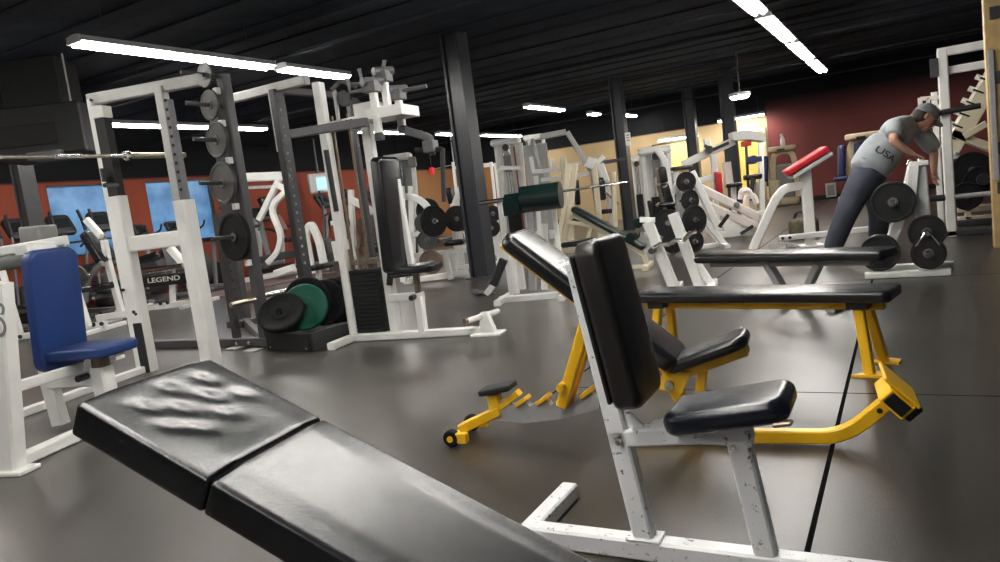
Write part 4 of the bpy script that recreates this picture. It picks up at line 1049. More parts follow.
hf = Vector((.80, -.12, -.58)).normalized()          # where the face points
hu = Vector((.58, .0, .80)); hu = (hu - hf*hu.dot(hf)).normalized(); hs = hu.cross(hf)
HM = Matrix((hf, hs, hu)).transposed()
def head_extra(mb):
    mb.ell(hdc + HM @ Vector((.012, 0, .012)), .115, .092, .138, HM, 18, 14)
    mb.ell(hdc + HM @ Vector((.06, 0, -.075)), .052, .054, .056, HM, 12, 8)
    for s in (-1, 1):
        mb.ell(hdc + HM @ Vector((-.012, s*.092, -.01)), .022, .012, .036, HM, 10, 8)
    mb.ell(hdc + HM @ Vector((.127, 0, -.026)), .020, .015, .026, HM, 10, 8)
    mb.ell(hdc + HM @ Vector((.112, 0, -.068)), .013, .028, .009, HM, 10, 6)
skin('body', J, E, man, SKIN, 'pel', 2, head_extra)
for s in (-1, 1): obj('eye', MB().ell(hdc + HM @ Vector((.117, s*.038, .014)), .011, .016, .010, HM, 10, 8), BLACK, man)
hp = MB(); hp.ell(hdc + HM @ Vector((-.024, 0, .0)), .105, .097, .105, HM, 18, 12); obj('hair', hp, HAIR, man)
cp = MB(); cc = hdc + HM @ Vector((.006, 0, .058))
rings = []
for k in range(8):
    a_ = k/7*math.pi/2; rings.append([cc + HM @ Vector((.130*math.cos(a_)*math.cos(2*math.pi*i/22), .110*math.cos(a_)*math.sin(2*math.pi*i/22), -.035+.135*math.sin(a_))) for i in range(22)])
cp.rings(rings); cap = obj('cap', cp, CAPM, man)
br = MB(); pts = []
for k in range(13):
    a_ = R(-75+150*k/12); pts.append((math.cos(a_), math.sin(a_)))
low = [cc + HM @ Vector((.122*c_, .107*s_, -.033)) for c_, s_ in pts]; out = [cc + HM @ Vector((.122*c_+.09*max(0, c_)**.6, .107*s_, -.052-.012*c_)) for c_, s_ in pts]
br.rings([low + out[::-1], [v + HM @ Vector((0, 0, .008)) for v in low + out[::-1]]]); obj('brim', br, CAPM, cap)
obj('cap_emblem', MB().ell(cc + HM @ Vector((.112, -.035, .035)), .014, .025, .022, HM, 12, 8), HAIR, cap)
# T-shirt: torso and sleeves
Js = {'z': (pel + Vector((-.02, 0, -.04)), (.235, .22)), 'a': (pel*.6+wst*.4, (.245, .225)), 'b': (wst*.6+chs*.4, (.255, .235)), 'c': (chs, (.255, .225)), 'd': (upc, (.17, .16)), 'n': (nek*.75+upc*.25, (.10, .095)), 'r0': (shR, .105), 'r1': (shR*.5+elR*.5, .092), 'r2': (shR*.28+elR*.72, .088), 'l0': (shL, .11), 'l1': (shL*.4+elL*.6, .10), 'l2': (shL*-.12+elL*1.12, .10)}
Es = [('z', 'a'), ('a', 'b'), ('b', 'c'), ('c', 'd'), ('d', 'n'), ('d', 'r0'), ('r0', 'r1'), ('r1', 'r2'), ('d', 'l0'), ('l0', 'l1'), ('l1', 'l2')]
shirt = skin('tshirt', Js, Es, man, SHIRT, 'z')
Jp = {'w': (pel*.6+wst*.4, (.22, .2)), 'p': (pel, (.235, .21)), 'r0': (hpR, .165), 'r1': (knR, .125), 'r2': (anR + Vector((0, 0, .0)), .10), 'l0': (hpL, .165), 'l1': (knL, .12), 'l2': (anL, .10)}
Ep = [('w', 'p'), ('p', 'r0'), ('r0', 'r1'), ('r1', 'r2'), ('p', 'l0'), ('l0', 'l1'), ('l1', 'l2')]
skin('trousers', Jp, Ep, man, PANTS, 'p')
for a_ in (anR, anL):
    sh = MB(); sh.pad(a_ + Vector((.07, -.02, -.045)), (.29, .105, .085), axes((1, -.3, 0), (0, 0, 1)), .048, .035); s_ = obj('shoe', sh, SHOE, man)
    obj('sole', MB().pad(a_ + Vector((.07, -.02, -.08)), (.30, .112, .02), axes((1, -.3, 0), (0, 0, 1)), .05, .006), LPLAST, s_)
# USA lettering laid on the shirt front, facing the viewer
from mathutils.bvhtree import BVHTree
bv = BVHTree.FromPolygons([v.co for v in shirt.data.vertices], [tuple(pp.vertices) for pp in shirt.data.polygons])
c0 = p(889, 154, -.3); d0 = (p(900, 162, -.3) - p(880, 147, -.3)).normalized(); u0 = Vector((0, -1, 0)).cross(d0); u0 = u0 if u0.z > 0 else -u0
Mt = Matrix((d0, u0, d0.cross(u0))).transposed()
tx = text('shirt_lettering', 'USA', .10, Mt, (0, 0, 0), mat('faded_black_print', (.03, .035, .05), .8), shirt, 1.25, .0)
bm = bmesh.new(); bm.from_mesh(tx.data); bmesh.ops.triangulate(bm, faces=bm.faces); bmesh.ops.subdivide_edges(bm, edges=bm.edges, cuts=3); bm.to_mesh(tx.data); bm.free()
for v in tx.data.vertices:
    w = Mt @ v.co + c0; hit = bv.ray_cast(Vector((w.x, -2, w.z)), Vector((0, 1, 0)))[0]
    if hit: w = hit + Vector((0, -.012, 0))
    v.co = w
tx.matrix_local = Matrix.Identity(4)
# ================================================================== THE FLOOR BEHIND: strength machines traced on upright planes
class Mach:
    def __init__(s, name, label, cat, px, py, deg=29, group=None, z=0.0):
        s.F = FP(px, py, deg, z); s.F.o.z = 0; s.t = thing(name, label, cat, s.F, group)
    def P(s, a, n=0.0):
        q = s.F.p(*a); return Vector((q.x, n, max(q.z, .012)))
    def W(s, a, n=0.0):
        q = s.P(a, n); return s.F.o + s.F.u*q.x + s.F.v*q.y + Vector((0, 0, q.z))
    def bar(s, name, m, w, pts, ns=(0,), h=None, r=0, par=None):
        for n in ns:
            q = [s.P(a, n) for a in pts]
            if r: q = bend(q, r)
            dd = q[-1]-q[0]
            o = obj(name, MB().path(q, w, h or w, up=(0, 1, 0)), m, par or s.t)
        return o
    def tube(s, name, m, r, pts, ns=(0,), rb=0, par=None):
        for n in ns:
            q = [s.P(a, n) for a in pts]
            if rb: q = bend(q, rb)
            o = obj(name, MB().tube(q, r, 10), m, par or s.t)
        return o
    def pad(s, name, m, a, b, w, thk, n=0, cr=.05, bev=.03, par=None):
        p0, p1 = s.P(a, n), s.P(b, n); d = (p1-p0); dn = d.normalized(); nr = Vector((-dn.z, 0, dn.x))
        return obj(name, MB().pad((p0+p1)/2, (d.length, w, thk), axes(dn, nr), cr, bev), m, par or s.t)
    def cross(s, name, m, r, a, n0, n1, par=None):
        q = s.P(a); return obj(name, MB().cyl((q.x, n0, q.z), (q.x, n1, q.z), r, 12), m, par or s.t)
    def rail(s, name, m, a, n0, n1, w=.08, h=.06, z=None):
        q = s.P(a); z = h/2 if z is None else z
        return obj(name, MB().bar((q.x, n0, z), (q.x, n1, z), w, h), m, s.t)
    def plate(s, a, n, D, label, m=None, T=.04, group='plates loaded on the machines', nrm=(0, -1, 0)):
        P = s.W(a, n); P.z = max(P.z, D/2+.01)
        nv = s.F.u*nrm[0] + s.F.v*nrm[1] + Vector((0, 0, nrm[2]))
        c = s.F.loc(P); nl = Vector(nrm).normalized()
        obj('plate_peg', MB().cyl(c + nl*.09, c - nl*.22, .019, 12), CHROME, s.t)
        return plate('weight_plate', D, T, P, nv, m or IRON, label, group)
    def box(s, name, m, a, b, n0, n1, par=None, bev=.01):
        p, q = s.P(a), s.P(b); c = (p+q)/2; c.y = (n0+n1)/2
        return obj(name, MB().box(c, (abs(q.x-p.x), abs(n1-n0), abs(q.z-p.z)), bev=bev), m, par or s.t)
    def stack(s, a, b, n0, n1, k=12):
        p, q = s.P(a), s.P(b); z0, z1 = sorted((p.z, q.z)); x0, x1 = sorted((p.x, q.x)); h = (z1-z0)/k
        c = obj('weight_stack', MB().box(((x0+x1)/2, (n0+n1)/2, (z0+z1)/2), (x1-x0-.02, n1-n0-.02, z1-z0), bev=0), BLACK, s.t)
        mb = MB()
        for i in range(k): mb.box(((x0+x1)/2, (n0+n1)/2, z0+h*(i+.5)), (x1-x0, n1-n0, h*.84), bev=.003)
        obj('stack_slabs', mb, IRON, c); return c

PG = 'strength machines on the gym floor'
# --- I: preacher curl bench with green roll pad
m = Mach('preacher_bench', 'white preacher curl bench with a dark green roll pad, behind the yellow adjustable bench', 'bench', 530, 300, 14)
p0, p1 = m.P((517, 203)), m.P((556, 193))
zc_ = (p0.z+p1.z)/2
obj('arm_pad', MB().prism([(.17*math.cos(R(k*20)), .145*math.sin(R(k*20))) for k in range(18)], lambda a, b, d: (d, a, zc_ + b), p0.x+.06, p1.x+.05), GREENV, m.t, sharp=50)
obj('pad_wedge', MB().prism([(-.16, -.15), (.10, -.15), (.14, .02), (-.05, .08), (-.17, -.02)], lambda a, b, d: (d, a, zc_ + b), p0.x-.12, p0.x+.055), GREENV, m.t)
m.bar('post', GREYP, .08, [(533, 290), (531, 208)])
m.bar('foot_rail', WHITE, .08, [(500, 300), (572, 294)])
m.bar('frame_leg', WHITE, .07, [(519, 292), (512, 240)], (-.12, .2))
m.bar('frame_leg', WHITE, .07, [(541, 292), (541, 225)], (.2,))
for px in (505, 560): m.bar('bar_catch', WHITE, .05, [(px, 296), (px-12, 203)], (.285,))
m.bar('seat_rail', WHITE, .06, [(514, 262), (545, 258)], (.1,))
m.bar('foam_roll', FOAM, .085, [(497, 283), (507, 258)], (-.15,))
m.bar('roll_foot', WHITE, .06, [(490, 292), (499, 280)], (-.15,))
m.rail('cross_foot', WHITE, (503, 300), -.25, .35)
m.rail('cross_foot', WHITE, (566, 295), -.3, .4)
m.pad('seat_pad', VINYL, (560, 246), (592, 242), .3, .06, .15)
b = thing('barbell', 'thin chrome bar racked behind the green preacher pad', 'barbell', m.F)
a, c = m.P((561, 196), .0), m.P((640, 182), .0)
zb = (p0.z+p1.z)/2 + .02
obj('shaft', MB().cyl((m.P((474, 206)).x, -.0+.235, zb), (c.x-.15, -.0+.235, zb+.03), .013, 10), CHROME, b)
obj('sleeve', MB().cyl((m.P((474, 206)).x, -.0+.235, zb), (m.P((474, 206)).x+.34, -.0+.235, zb+.004), .026, 12), CHROME, b)
# chain and collars on the floor
c = fl(482, 295)
t = thing('floor_chain', 'small heap of steel chain lying on the floor left of the preacher bench', 'chain', c)
rnd = random.Random(3)
for k in range(9):
    a_ = rnd.uniform(0, 6.28); x, y = rnd.uniform(-.13, .13), rnd.uniform(-.08, .08); z = .018 + (k % 3)*.014
    pts = [Vector((x, y, z)) + Vector((math.cos(a_)*.065*math.cos(u) - math.sin(a_)*.035*math.sin(u), math.sin(a_)*.065*math.cos(u) + math.cos(a_)*.035*math.sin(u), .006*math.sin(2*u))) for u in [6.283*i/12 for i in range(13)]]
    obj('chain_link', MB().tube(pts, .013, 6), MIDG, t)

# --- J: dark green decline bench with cream frame
m = Mach('decline_bench', 'cream decline bench with a long dark green pad and foot roller', 'bench', 600, 272, 10)
m.pad('bench_pad', GREENV, (573, 208), (645, 248), .30, .07, cr=.05)
m.bar('pad_rail', CREAM, .07, [(573, 214), (644, 254)])
m.bar('front_leg', CREAM, .07, [(558, 250), (567, 215), (572, 165)], (-.18, .18))
m.bar('rear_leg', CREAM, .06, [(592, 225), (582, 262)], (-.0,))
m.bar('brace', CREAM, .05, [(568, 222), (592, 226)])
m.bar('foot_stay', CREAM, .05, [(632, 246), (641, 222)])
m.cross('foot_roller', GREENV, .065, (640, 222), -.22, .22)
m.cross('foot_roller', GREENV, .065, (633, 236), -.22, .22)
m.bar('end_leg', CREAM, .06, [(643, 252), (648, 268)])
m.bar('floor_rail', CREAM, .06, [(556, 268), (650, 268)])
m.rail('cross_foot', CREAM, (560, 268), -.3, .3)
m.rail('cross_foot', CREAM, (648, 268), -.3, .3)

# --- K: twin white slanting posts with chrome hooks
m = Mach('incline_press_bench', 'pair of slanting white posts with chrome hooks, rear of an incline bench', 'bench', 690, 292, 10)
m.bar('slant_post', WHITE, .10, [(648, 222), (676, 292)], (-.02,), h=.13)
m.bar('slant_post', WHITE, .10, [(672, 214), (700, 290)], (.1,), h=.13)
m.bar('top_link', WHITE, .05, [(640, 220), (655, 220)])
for k, (a, b_) in enumerate((((653, 248), (670, 243)), ((668, 244), (684, 239)), ((684, 240), (697, 230)))):
    m.tube('chrome_hook', CHROME, .022, [a, ((a[0]+b_[0])/2, (a[1]+b_[1])/2-2.5), b_], (-.12,))
m.cross('hook_bar', DARK, .03, (655, 248), -.3, .2)
m.bar('floor_rail', WHITE, .08, [(668, 292), (716, 290)])
m.rail('cross_foot', WHITE, (676, 292), -.35, .4)
m.rail('cross_foot', WHITE, (712, 290), -.35, .4)
m.bar('back_brace', WHITE, .07, [(695, 262), (712, 288)], (.1,))

# --- E: plate loaded machine behind the chest press
m = Mach('plate_loaded_row', 'white plate loaded machine with a curved arm, beyond the chest press seat', 'exercise machine', 425, 282, 20)
m.bar('main_post', WHITE, .09, [(408, 280), (406, 186)], (-.25, .3))
m.bar('curved_arm', WHITE, .10, [(404, 196), (420, 198), (431, 208), (434, 226)], (-.1,), r=.2)
m.bar('lower_arm', WHITE, .08, [(410, 236), (440, 228)], (-.1,))
m.bar('base_rail', WHITE, .09, [(404, 282), (468, 272)])
m.bar('rear_leg', WHITE, .08, [(446, 250), (453, 282)], (-.1, .25))
m.bar('seat_rail', WHITE, .07, [(410, 256), (466, 250)])
m.pad('seat_pad', VINYL, (444, 244), (464, 242), .35, .08, .1)
m.bar('back_leg', WHITE, .09, [(462, 232), (474, 270)], (.3,))

m.plate((419, 212), .55, .40, 'black plate high on the far arm of the plate loaded row machine')
m.plate((430, 222), -.35, .30, 'small dark plate on the curved arm of the plate loaded row machine', IRONG)
m.plate((434, 238), -.42, .30, 'small dark plate below the curved arm of the plate loaded row machine', IRONG)
m.plate((444, 219), -.65, .46, 'large black plate turned edgeways beside the curved arm', RUBBER, nrm=(.75, -.66, 0))
m.plate((438, 259), -.45, .36, 'brown rubber plate low on the row machine above the floor', BROWNPL)
m2 = Mach('plate_loaded_press', 'white plate loaded machine half hidden behind the large dark column', 'exercise machine', 478, 268, 20)
m2.bar('lever_arm', WHITE, .09, [(455, 206), (465, 180)], (-.1,)); m2.bar('frame_post', WHITE, .08, [(458, 266), (452, 200)], (0, .4))
m2.bar('base_rail', WHITE, .08, [(452, 268), (512, 262)]); m2.bar('front_leg', WHITE, .07, [(500, 264), (494, 232), (488, 222)], (0, .4))
m2.bar('seat_frame', WHITE, .06, [(492, 254), (512, 250)]); m2.bar('top_arm', WHITE, .07, [(498, 172), (503, 168), (520, 168)], (0,))
m2.pad('back_pad', VINYL, (452, 205), (448, 188), .3, .1, .1)

m2.plate((460, 218), -.25, .44, 'black plate just left of the large dark column at chest height')
m2.plate((456, 214), .62, .42, 'black plate behind the one left of the large dark column')
m2.plate((494, 227), -.3, .30, 'small round plate just right of the large dark column', IRON)
m2.plate((492, 214), .1, .28, 'dark plate above the small round one right of the large dark column')

# --- G: white selector towers
def tower(name, label, px0, px1, ytop, ybase, stripe, deg=20, stackm=True):
    m = Mach(name, label, 'exercise machine', (px0+px1)/2, ybase, deg)
    m.bar('tower_post', WHITE, .09, [(px0, ybase), (px0-(ybase-ytop)*.09, ytop)], (0,))
    m.bar('tower_post', WHITE, .09, [(px1, ybase), (px1-(ybase-ytop)*.09, ytop)], (0,))
    xa, xb = m.P((px0, ybase)).x, m.P((px1, ybase)).x; zt = m.P((px0-(ybase-ytop)*.09, ytop)).z
    obj('top_cap', MB().box(((xa+xb)/2, 0, zt), (xb-xa+.16, .3, .14), bev=.04), WHITE, m.t)
    obj('rear_shroud', MB().box(((xa+xb)/2, .14, zt*.52), (xb-xa+.1, .05, zt*.95), bev=.02), WHITE if stripe != 'dark' else GPLAST, m.t)
    obj('base_box', MB().box(((xa+xb)/2, .0, .06), (xb-xa+.2, .5, .12), bev=.02), WHITE, m.t)
    k = 12; h = .055
    c = obj('weight_stack', MB().box(((xa+xb)/2, .02, .12+k*h/2), ((xb-xa)*.55, .12, k*h), bev=0), BLACK, m.t)
    mb = MB()
    for i in range(k): mb.box(((xa+xb)/2, .0, .14+h*i+.02), ((xb-xa)*.6, .16, h*.8), bev=.003)
    obj('stack_slabs', mb, IRON, c)
    for s in (-.12, .12): obj('guide_rod', MB().cyl(((xa+xb)/2+s*(xb-xa), 0, .12), ((xa+xb)/2+s*(xb-xa), 0, zt-.05), .014, 8), CHROME, m.t)
    obj('cable', MB().cyl(((xa+xb)/2, 0, .75), ((xa+xb)/2, 0, zt), .006, 6), BLACK, m.t)
    obj('pulley', MB().lathe(((xa+xb)/2, -.12, zt-.12), (0, 1, 0), [(.01, -.02), (.07, -.02), (.055, 0), (.07, .02), (.01, .02)], 18), PLASTIC, m.t)
    if stripe == 'red':
        obj('red_stripe', MB().box((xb-.07, -.06, zt*.55), (.035, .02, zt*.8), bev=.004), mat('dull_red_trim', (.28, .06, .05), .5), m.t)
        obj('instruction_plate', MB().box(((xa+xb)/2, -.09, zt*.8), (.16, .012, .35), bev=.004), GPLAST, m.t)
    return m, xa, xb, zt
m, xa, xb, zt = tower('cable_tower', 'white selector tower with a red stripe, right of the large dark column', 508, 530, 143, 250, 'red')
obj('grey_side_panel', MB().box((xb+.35, .2, zt*.55), (.5, .05, zt*.8), bev=.01), LPLAST, m.t)
m.bar('low_arm', WHITE, .08, [(497, 248), (540, 244)], (-.3,))
m, xa, xb, zt = tower('cable_tower', 'white selector tower with a red centre stripe right of the noticed column', 650, 676, 152, 236, 'red')
m.bar('shroud_side', WHITE, .12, [(668, 232), (664, 160), (656, 150)], (-.2,), r=.2)
m.pad('back_pad', VINYL, (652, 222), (648, 200), .3, .08, -.4)
m, xa, xb, zt = tower('cable_tower', 'narrow white cable tower in front of the cream wall, just right of the noticed column', 637, 648, 160, 224, 'none')
m, xa, xb, zt = tower('cable_tower', 'white cable tower behind the lat pulldown arms', 538, 552, 138, 236, 'dark')

m, xa, xb, zt = tower('cable_tower', 'grey panelled cable tower between the chest press back pad and the large dark column', 402, 422, 158, 262, 'dark')
obj('pulley_housing', MB().box((xb+.12, -.1, zt-.15), (.16, .12, .22), bev=.02), GPLAST, m.t)
m = Mach('smith_machine', 'white cage frame with a dark pad beyond the preacher bench', 'exercise machine', 480, 246, 22)
for px in (462, 480, 500): m.bar('cage_post', WHITE, .07, [(px, 246), (px-9, 162)], (0, .8))
m.bar('cage_rail', WHITE, .07, [(453, 168), (492, 164)], (0, .8)); m.bar('base_rail', WHITE, .08, [(460, 248), (508, 243)], (0, .8)); m.pad('dark_pad', VINYL, (470, 215), (466, 190), .4, .1, .4); m.pad('seat_pad', VINYL, (470, 224), (488, 222), .4, .08, .4)
m.bar('seat_post', WHITE, .07, [(478, 246), (477, 224)], (.4,))
m = Mach('hip_machine', 'white machine with dark leg pads just beyond the green decline bench', 'exercise machine', 556, 238, 26)
m.bar('upright', WHITE, .08, [(546, 238), (540, 172)], (0,)); m.bar('upright', WHITE, .07, [(566, 236), (560, 186)], (.4,)); m.bar('slant', WHITE, .09, [(552, 238), (541, 196)], (-.2,)); m.bar('slant', GREYP, .09, [(548, 238), (538, 205)], (-.3,))
m.pad('leg_pad', VINYL, (556, 208), (566, 190), .35, .12); m.pad('leg_pad', GPLAST, (558, 205), (560, 192), .35, .2, -.2); m.bar('base_rail', WHITE, .09, [(538, 240), (574, 236)]); m.cross('roller', PLASTIC, .08, (556, 222), -.3, .3); m.bar('cross_rail', WHITE, .07, [(540, 200), (568, 196)], (.1,))
m.tube('bent_handle', WHITE, .035, [(553, 200), (558, 196), (564, 200), (566, 206)], (-.3,), .1)
# --- H: lat pulldown with long silver boom
m = Mach('lat_pulldown', 'cream lat pulldown frame with a long silver boom reaching over', 'exercise machine', 585, 252, 24)
m.bar('boom', SILVER, .09, [(567, 132), (592, 172), (604, 250)], (0,))
m.bar('boom_top', SILVER, .10, [(540, 137), (566, 132)], (0,))
m.bar('rear_strut', SILVER, .07, [(532, 138), (542, 178), (548, 248)], (.2,))
m.bar('cream_post', CREAM, .11, [(571, 246), (562, 158)], (-.3,))
m.bar('cream_post', CREAM, .11, [(601, 244), (593, 158)], (-.1,))
m.bar('cross_rail', WHITE, .07, [(532, 172), (578, 168)], (-.1,)); m.bar('cross_rail', WHITE, .07, [(541, 180), (592, 173)], (0,))
m.bar('cross_rail', WHITE, .06, [(566, 166), (590, 160)], (.1,))
m.bar('horn', WHITE, .07, [(533, 170), (531, 157)], (-.1,)); m.bar('horn', WHITE, .06, [(553, 170), (553, 159)], (-.1,)); m.bar('horn', WHITE, .06, [(566, 167), (564, 156)], (.1,))
m.bar('front_upright', WHITE, .08, [(541, 246), (536, 176)], (-.1,))
m.pad('back_pad', VINYL, (578, 205), (576, 180), .5, .10, .2); m.pad('seat_pad', VINYL, (560, 222), (585, 220), .4, .08, 0)
m.bar('handle_bar', PLASTIC, .035, [(568, 195), (576, 190), (576, 182)], (-.25,)); m.bar('seat_post', CREAM, .08, [(572, 248), (572, 224)], (0,))
m.bar('floor_rail', CREAM, .09, [(538, 252), (612, 248)]); m.rail('cross_foot', CREAM, (545, 252), -.4, .5); m.rail('cross_foot', CREAM, (608, 249), -.4, .5)
m.bar('pivot_block', WHITE, .16, [(588, 168), (592, 158)], (-.1,))
m = Mach('arm_curl_machine', 'white machine with black pads directly left of the column with the notice', 'exercise machine', 612, 246, 24)
m.bar('arm', WHITE, .10, [(594, 166), (604, 156)], (0,)); m.bar('arm_bar', DARK, .07, [(600, 163), (625, 159)], (0,))
m.bar('body_post', WHITE, .14, [(606, 182), (600, 164)], (0,)); m.pad('black_pad', VINYL, (602, 200), (599, 178), .4, .14, -.1)
m.bar('upright', WHITE, .08, [(616, 244), (606, 180)], (-.1, .3)); m.pad('seat_pad', VINYL, (600, 212), (616, 210), .35, .08)
m.bar('cream_board', CREAM, .09, [(614, 226), (612, 172)], (-.3,)); m.bar('floor_rail', WHITE, .09, [(596, 246), (628, 242)]); m.rail('cross_foot', WHITE, (612, 246), -.3, .4)
m.bar('lever', BROWNST, .04, [(604, 192), (618, 204)], (-.3,))

# --- M: plate press with pads and big plates
m = Mach('plate_loaded_press', 'white plate loaded press with black pads and large plates, in the middle distance', 'exercise machine', 690, 250, 24)
m.bar('main_post', WHITE, .11, [(686, 248), (675, 172)], (0,)); m.bar('cross_strut', WHITE, .10, [(667, 196), (679, 182)], (-.15,))
m.bar('lever_arm', WHITE, .11, [(690, 172), (702, 196), (716, 228)], (-.1,)); m.bar('lever_arm', WHITE, .08, [(684, 192), (698, 190)], (0,))
m.pad('back_pad', VINYL, (670, 212), (662, 184), .5, .13, .0); m.pad('head_pad', VINYLG, (664, 183), (661, 167), .4, .12, .1)
m.pad('seat_pad', VINYL, (655, 205), (672, 204), .4, .07, -.2); m.pad('top_pad', PLASTIC, (671, 169), (692, 167), .3, .06)
m.bar('base_rail', WHITE, .10, [(660, 252), (724, 246)]); m.bar('brace', WHITE, .09, [(697, 212), (724, 246)], (-.1, .3)); m.bar('brace', WHITE, .08, [(700, 246), (697, 214)], (.1,))
m.rail('cross_foot', WHITE, (668, 250), -.4, .5); m.rail('cross_foot', WHITE, (722, 246), -.4, .5)
m.bar('rear_handle', PLASTIC, .05, [(715, 226), (724, 214)], (-.3,))
for a_, n, D, lab, nr in (((664, 222), -.42, .42, 'large black plate low on the left of the middle plate press', (-.3, -.95, 0)), ((690, 219), -.38, .44, 'large black plate low on the right of the middle plate press', (.5, -.85, 0)), ((683, 182), -.28, .30, 'black plate high on the arm of the middle plate press', (.2, -1, 0)),
                          ((687, 200), -.28, .32, 'dark plate mid way up the middle plate press', (.5, -.8, 0)), ((668, 240), -.52, .32, 'black plate near the floor on the left of the middle plate press', (-.2, -1, 0)), ((688, 241), -.52, .32, 'black plate near the floor on the right of the middle plate press', (.4, -.9, 0))):
    m.plate(a_, n, D, lab, nrm=nr)

# --- N: big white lever machine with red pad
m = Mach('lever_press', 'white lever machine with a red pad and long sloping arm before the cream wall', 'exercise machine', 718, 227, 20)
m.bar('long_arm', WHITE, .16, [(682, 165), (708, 153), (734, 141)], (0,)); m.bar('arm_inset', PLASTIC, .06, [(712, 150), (728, 143)], (-.09,))
o = obj('arc_counterweight', MB().prism([(m.P((730, 133)).x, m.P((730, 133)).z), (m.P((745, 132)).x, m.P((745, 131)).z), (m.P((763, 134)).x, m.P((763, 134)).z), (m.P((763, 141)).x, m.P((763, 142)).z), (m.P((746, 140)).x, m.P((746, 140)).z), (m.P((731, 141)).x, m.P((731, 141)).z)], lambda x, z, d: (x, d, z), -.25, .25), LPLAST, m.t)
m.box('red_tip', REDP, (741, 142), (750, 146), -.2, .1); m.bar('column_post', WHITE, .13, [(715, 176), (713, 152)], (0,)); m.bar('upper_horn', WHITE, .12, [(709, 150), (707, 139)], (.1,))
m.cross('pivot', DARK, .08, (708, 150), -.2, .1); m.bar('cross_handle', PLASTIC, .06, [(703, 146), (709, 149)], (-.2,))
m.bar('front_post', WHITE, .11, [(716, 224), (714, 174)], (-.1,)); m.pad('red_pad', REDV, (718, 197), (716, 172), .4, .13, -.12)
m.bar('side_arm', WHITE, .12, [(698, 181), (714, 177)], (-.1,)); m.pad('black_seat', PLASTIC, (704, 212), (714, 211), .4, .06)
m.bar('base_rail', WHITE, .12, [(700, 228), (740, 220)]); m.rail('cross_foot', WHITE, (704, 227), -.4, .5); m.rail('cross_foot', WHITE, (736, 221), -.4, .5)
m.bar('small_column', PINKW, .16, [(731, 186), (728, 162)], (.2,)); m.pad('side_seat', VINYL, (727, 186), (743, 184), .4, .08, .2); m.bar('side_seat_post', WHITE, .1, [(736, 220), (735, 186)], (.2,))
# --- O: pinkish leg press
m = Mach('leg_press', 'low pinkish white sloping leg press in front of the lever machine', 'exercise machine', 730, 238, 16)
for dy in (0, 14): m.bar('sled_rail', PINKW, .14, [(698, 187+dy), (752, 214+dy*.75)], (-.3, .3), h=.16)
m.bar('floor_rail', WHITE, .12, [(712, 234), (750, 230)], (-.3, .3)); m.box('foot_plate', WHITE, (722, 222), (740, 233), -.36, -.30)
m.pad('seat_pad', VINYL, (729, 205), (738, 208), .4, .1); m.bar('rear_post', PINKW, .14, [(702, 232), (700, 190)], (-.3, .3)); m.bar('front_post', PINKW, .13, [(752, 226), (753, 212)], (-.3, .3))
m.cross('sled_axle', CHROME, .05, (734, 204), -.5, .5); m.bar('release_lever', PLASTIC, .05, [(738, 232), (750, 224)], (-.45,))
for a_ in ((744, 194), (749, 199)): m.tube('sled_loop', PINKW, .05, [(a_[0]-5, a_[1]+5), (a_[0]-4, a_[1]-4), (a_[0]+3, a_[1]-4), (a_[0]+6, a_[1]+4)], (-.25,), .15)
# --- Q: pulldown seat with dark roller before the yellow door
m = Mach('pulldown_station', 'white cable station with a dark thigh roller in front of the yellow door', 'exercise machine', 752, 216, 16)
m.bar('tall_post', WHITE, .12, [(764, 214), (762, 138)], (.3,)); m.cross('thigh_roller', NAVYV, .10, (752, 160), -.35, .35); m.bar('roller_post', DARK, .06, [(749, 200), (746, 144)], (0,)); m.bar('roller_arm', NAVYV, .12, [(745, 161), (760, 159)], (-.3,))
m.pad('seat_pad', VINYL, (744, 178), (761, 176), .5, .12); m.bar('seat_post', GREYP, .12, [(752, 214), (753, 178)], (0,)); m.bar('floor_rail', WHITE, .12, [(742, 216), (768, 212)]); m.rail('cross_foot', WHITE, (752, 216), -.4, .4)
m.bar('back_arm', PLASTIC, .1, [(748, 200), (752, 178)], (-.3,))
# --- R: tan and blue machines by the maroon wall
TAN = mat('tan_moulded_shell', (.50, .40, .26), .5, noise=.08); KHAKI = mat('khaki_upholstery', (.40, .33, .21), .6, noise=.1)
def bluetan(px, py, label, cushions=True):
    m = Mach('seated_machine', label, 'exercise machine', px, py, 10)
    o = m.P((px, py)).x; H = 1.52
    obj('shell_leg', MB().path(bend([(o-.02, 0, 0), (o, 0, 1.05), (o+.06, 0, H-.08), (o+.5, 0, H-.08), (o+.58, 0, 1.0), (o+.58, 0, .2)], .18), .14, .16, up=(0, 1, 0)), TAN, m.t)
    obj('top_shelf', MB().pad((o+.28, -.05, H), (.72, .4, .14), None, .16, .04), TAN, m.t)
    obj('blue_back_pad', MB().pad((o-.20, -.2, 1.0), (.75, .34, .14), Matrix.Rotation(R(-86), 3, 'Y'), .1, .05), NAVYV, m.t)
    obj('seat_pad', MB().pad((o-.2, -.3, .62), (.4, .4, .10), None, .1, .04), NAVYV, m.t)
    obj('base_shell', MB().pad((o+.15, 0, .10), (.9, .5, .20), None, .1, .06), TAN, m.t)
    obj('weight_housing', MB().box((o+.3, .12, .6), (.42, .16, 1.0), bev=.04), GPLAST, m.t)
    for s in (-.30, .04) if cushions else ():
        obj('front_cushion', MB().pad((o+s-.05, -.55, .37), (.29, .24, .70), None, .07, .05), KHAKI, m.t)
    obj('shelf_handle', MB().box((o+.22, -.26, H-.03), (.2, .04, .05), bev=.015), PLASTIC, m.t)
    return m, o, H
m, o, H = bluetan(776, 206, 'tan shelled seat machine with blue pad and two khaki cushions, before the maroon wall corner')
P = m.F.o + m.F.u*(o+.30) + m.F.v*(-.02) + Vector((0, 0, H+.07))
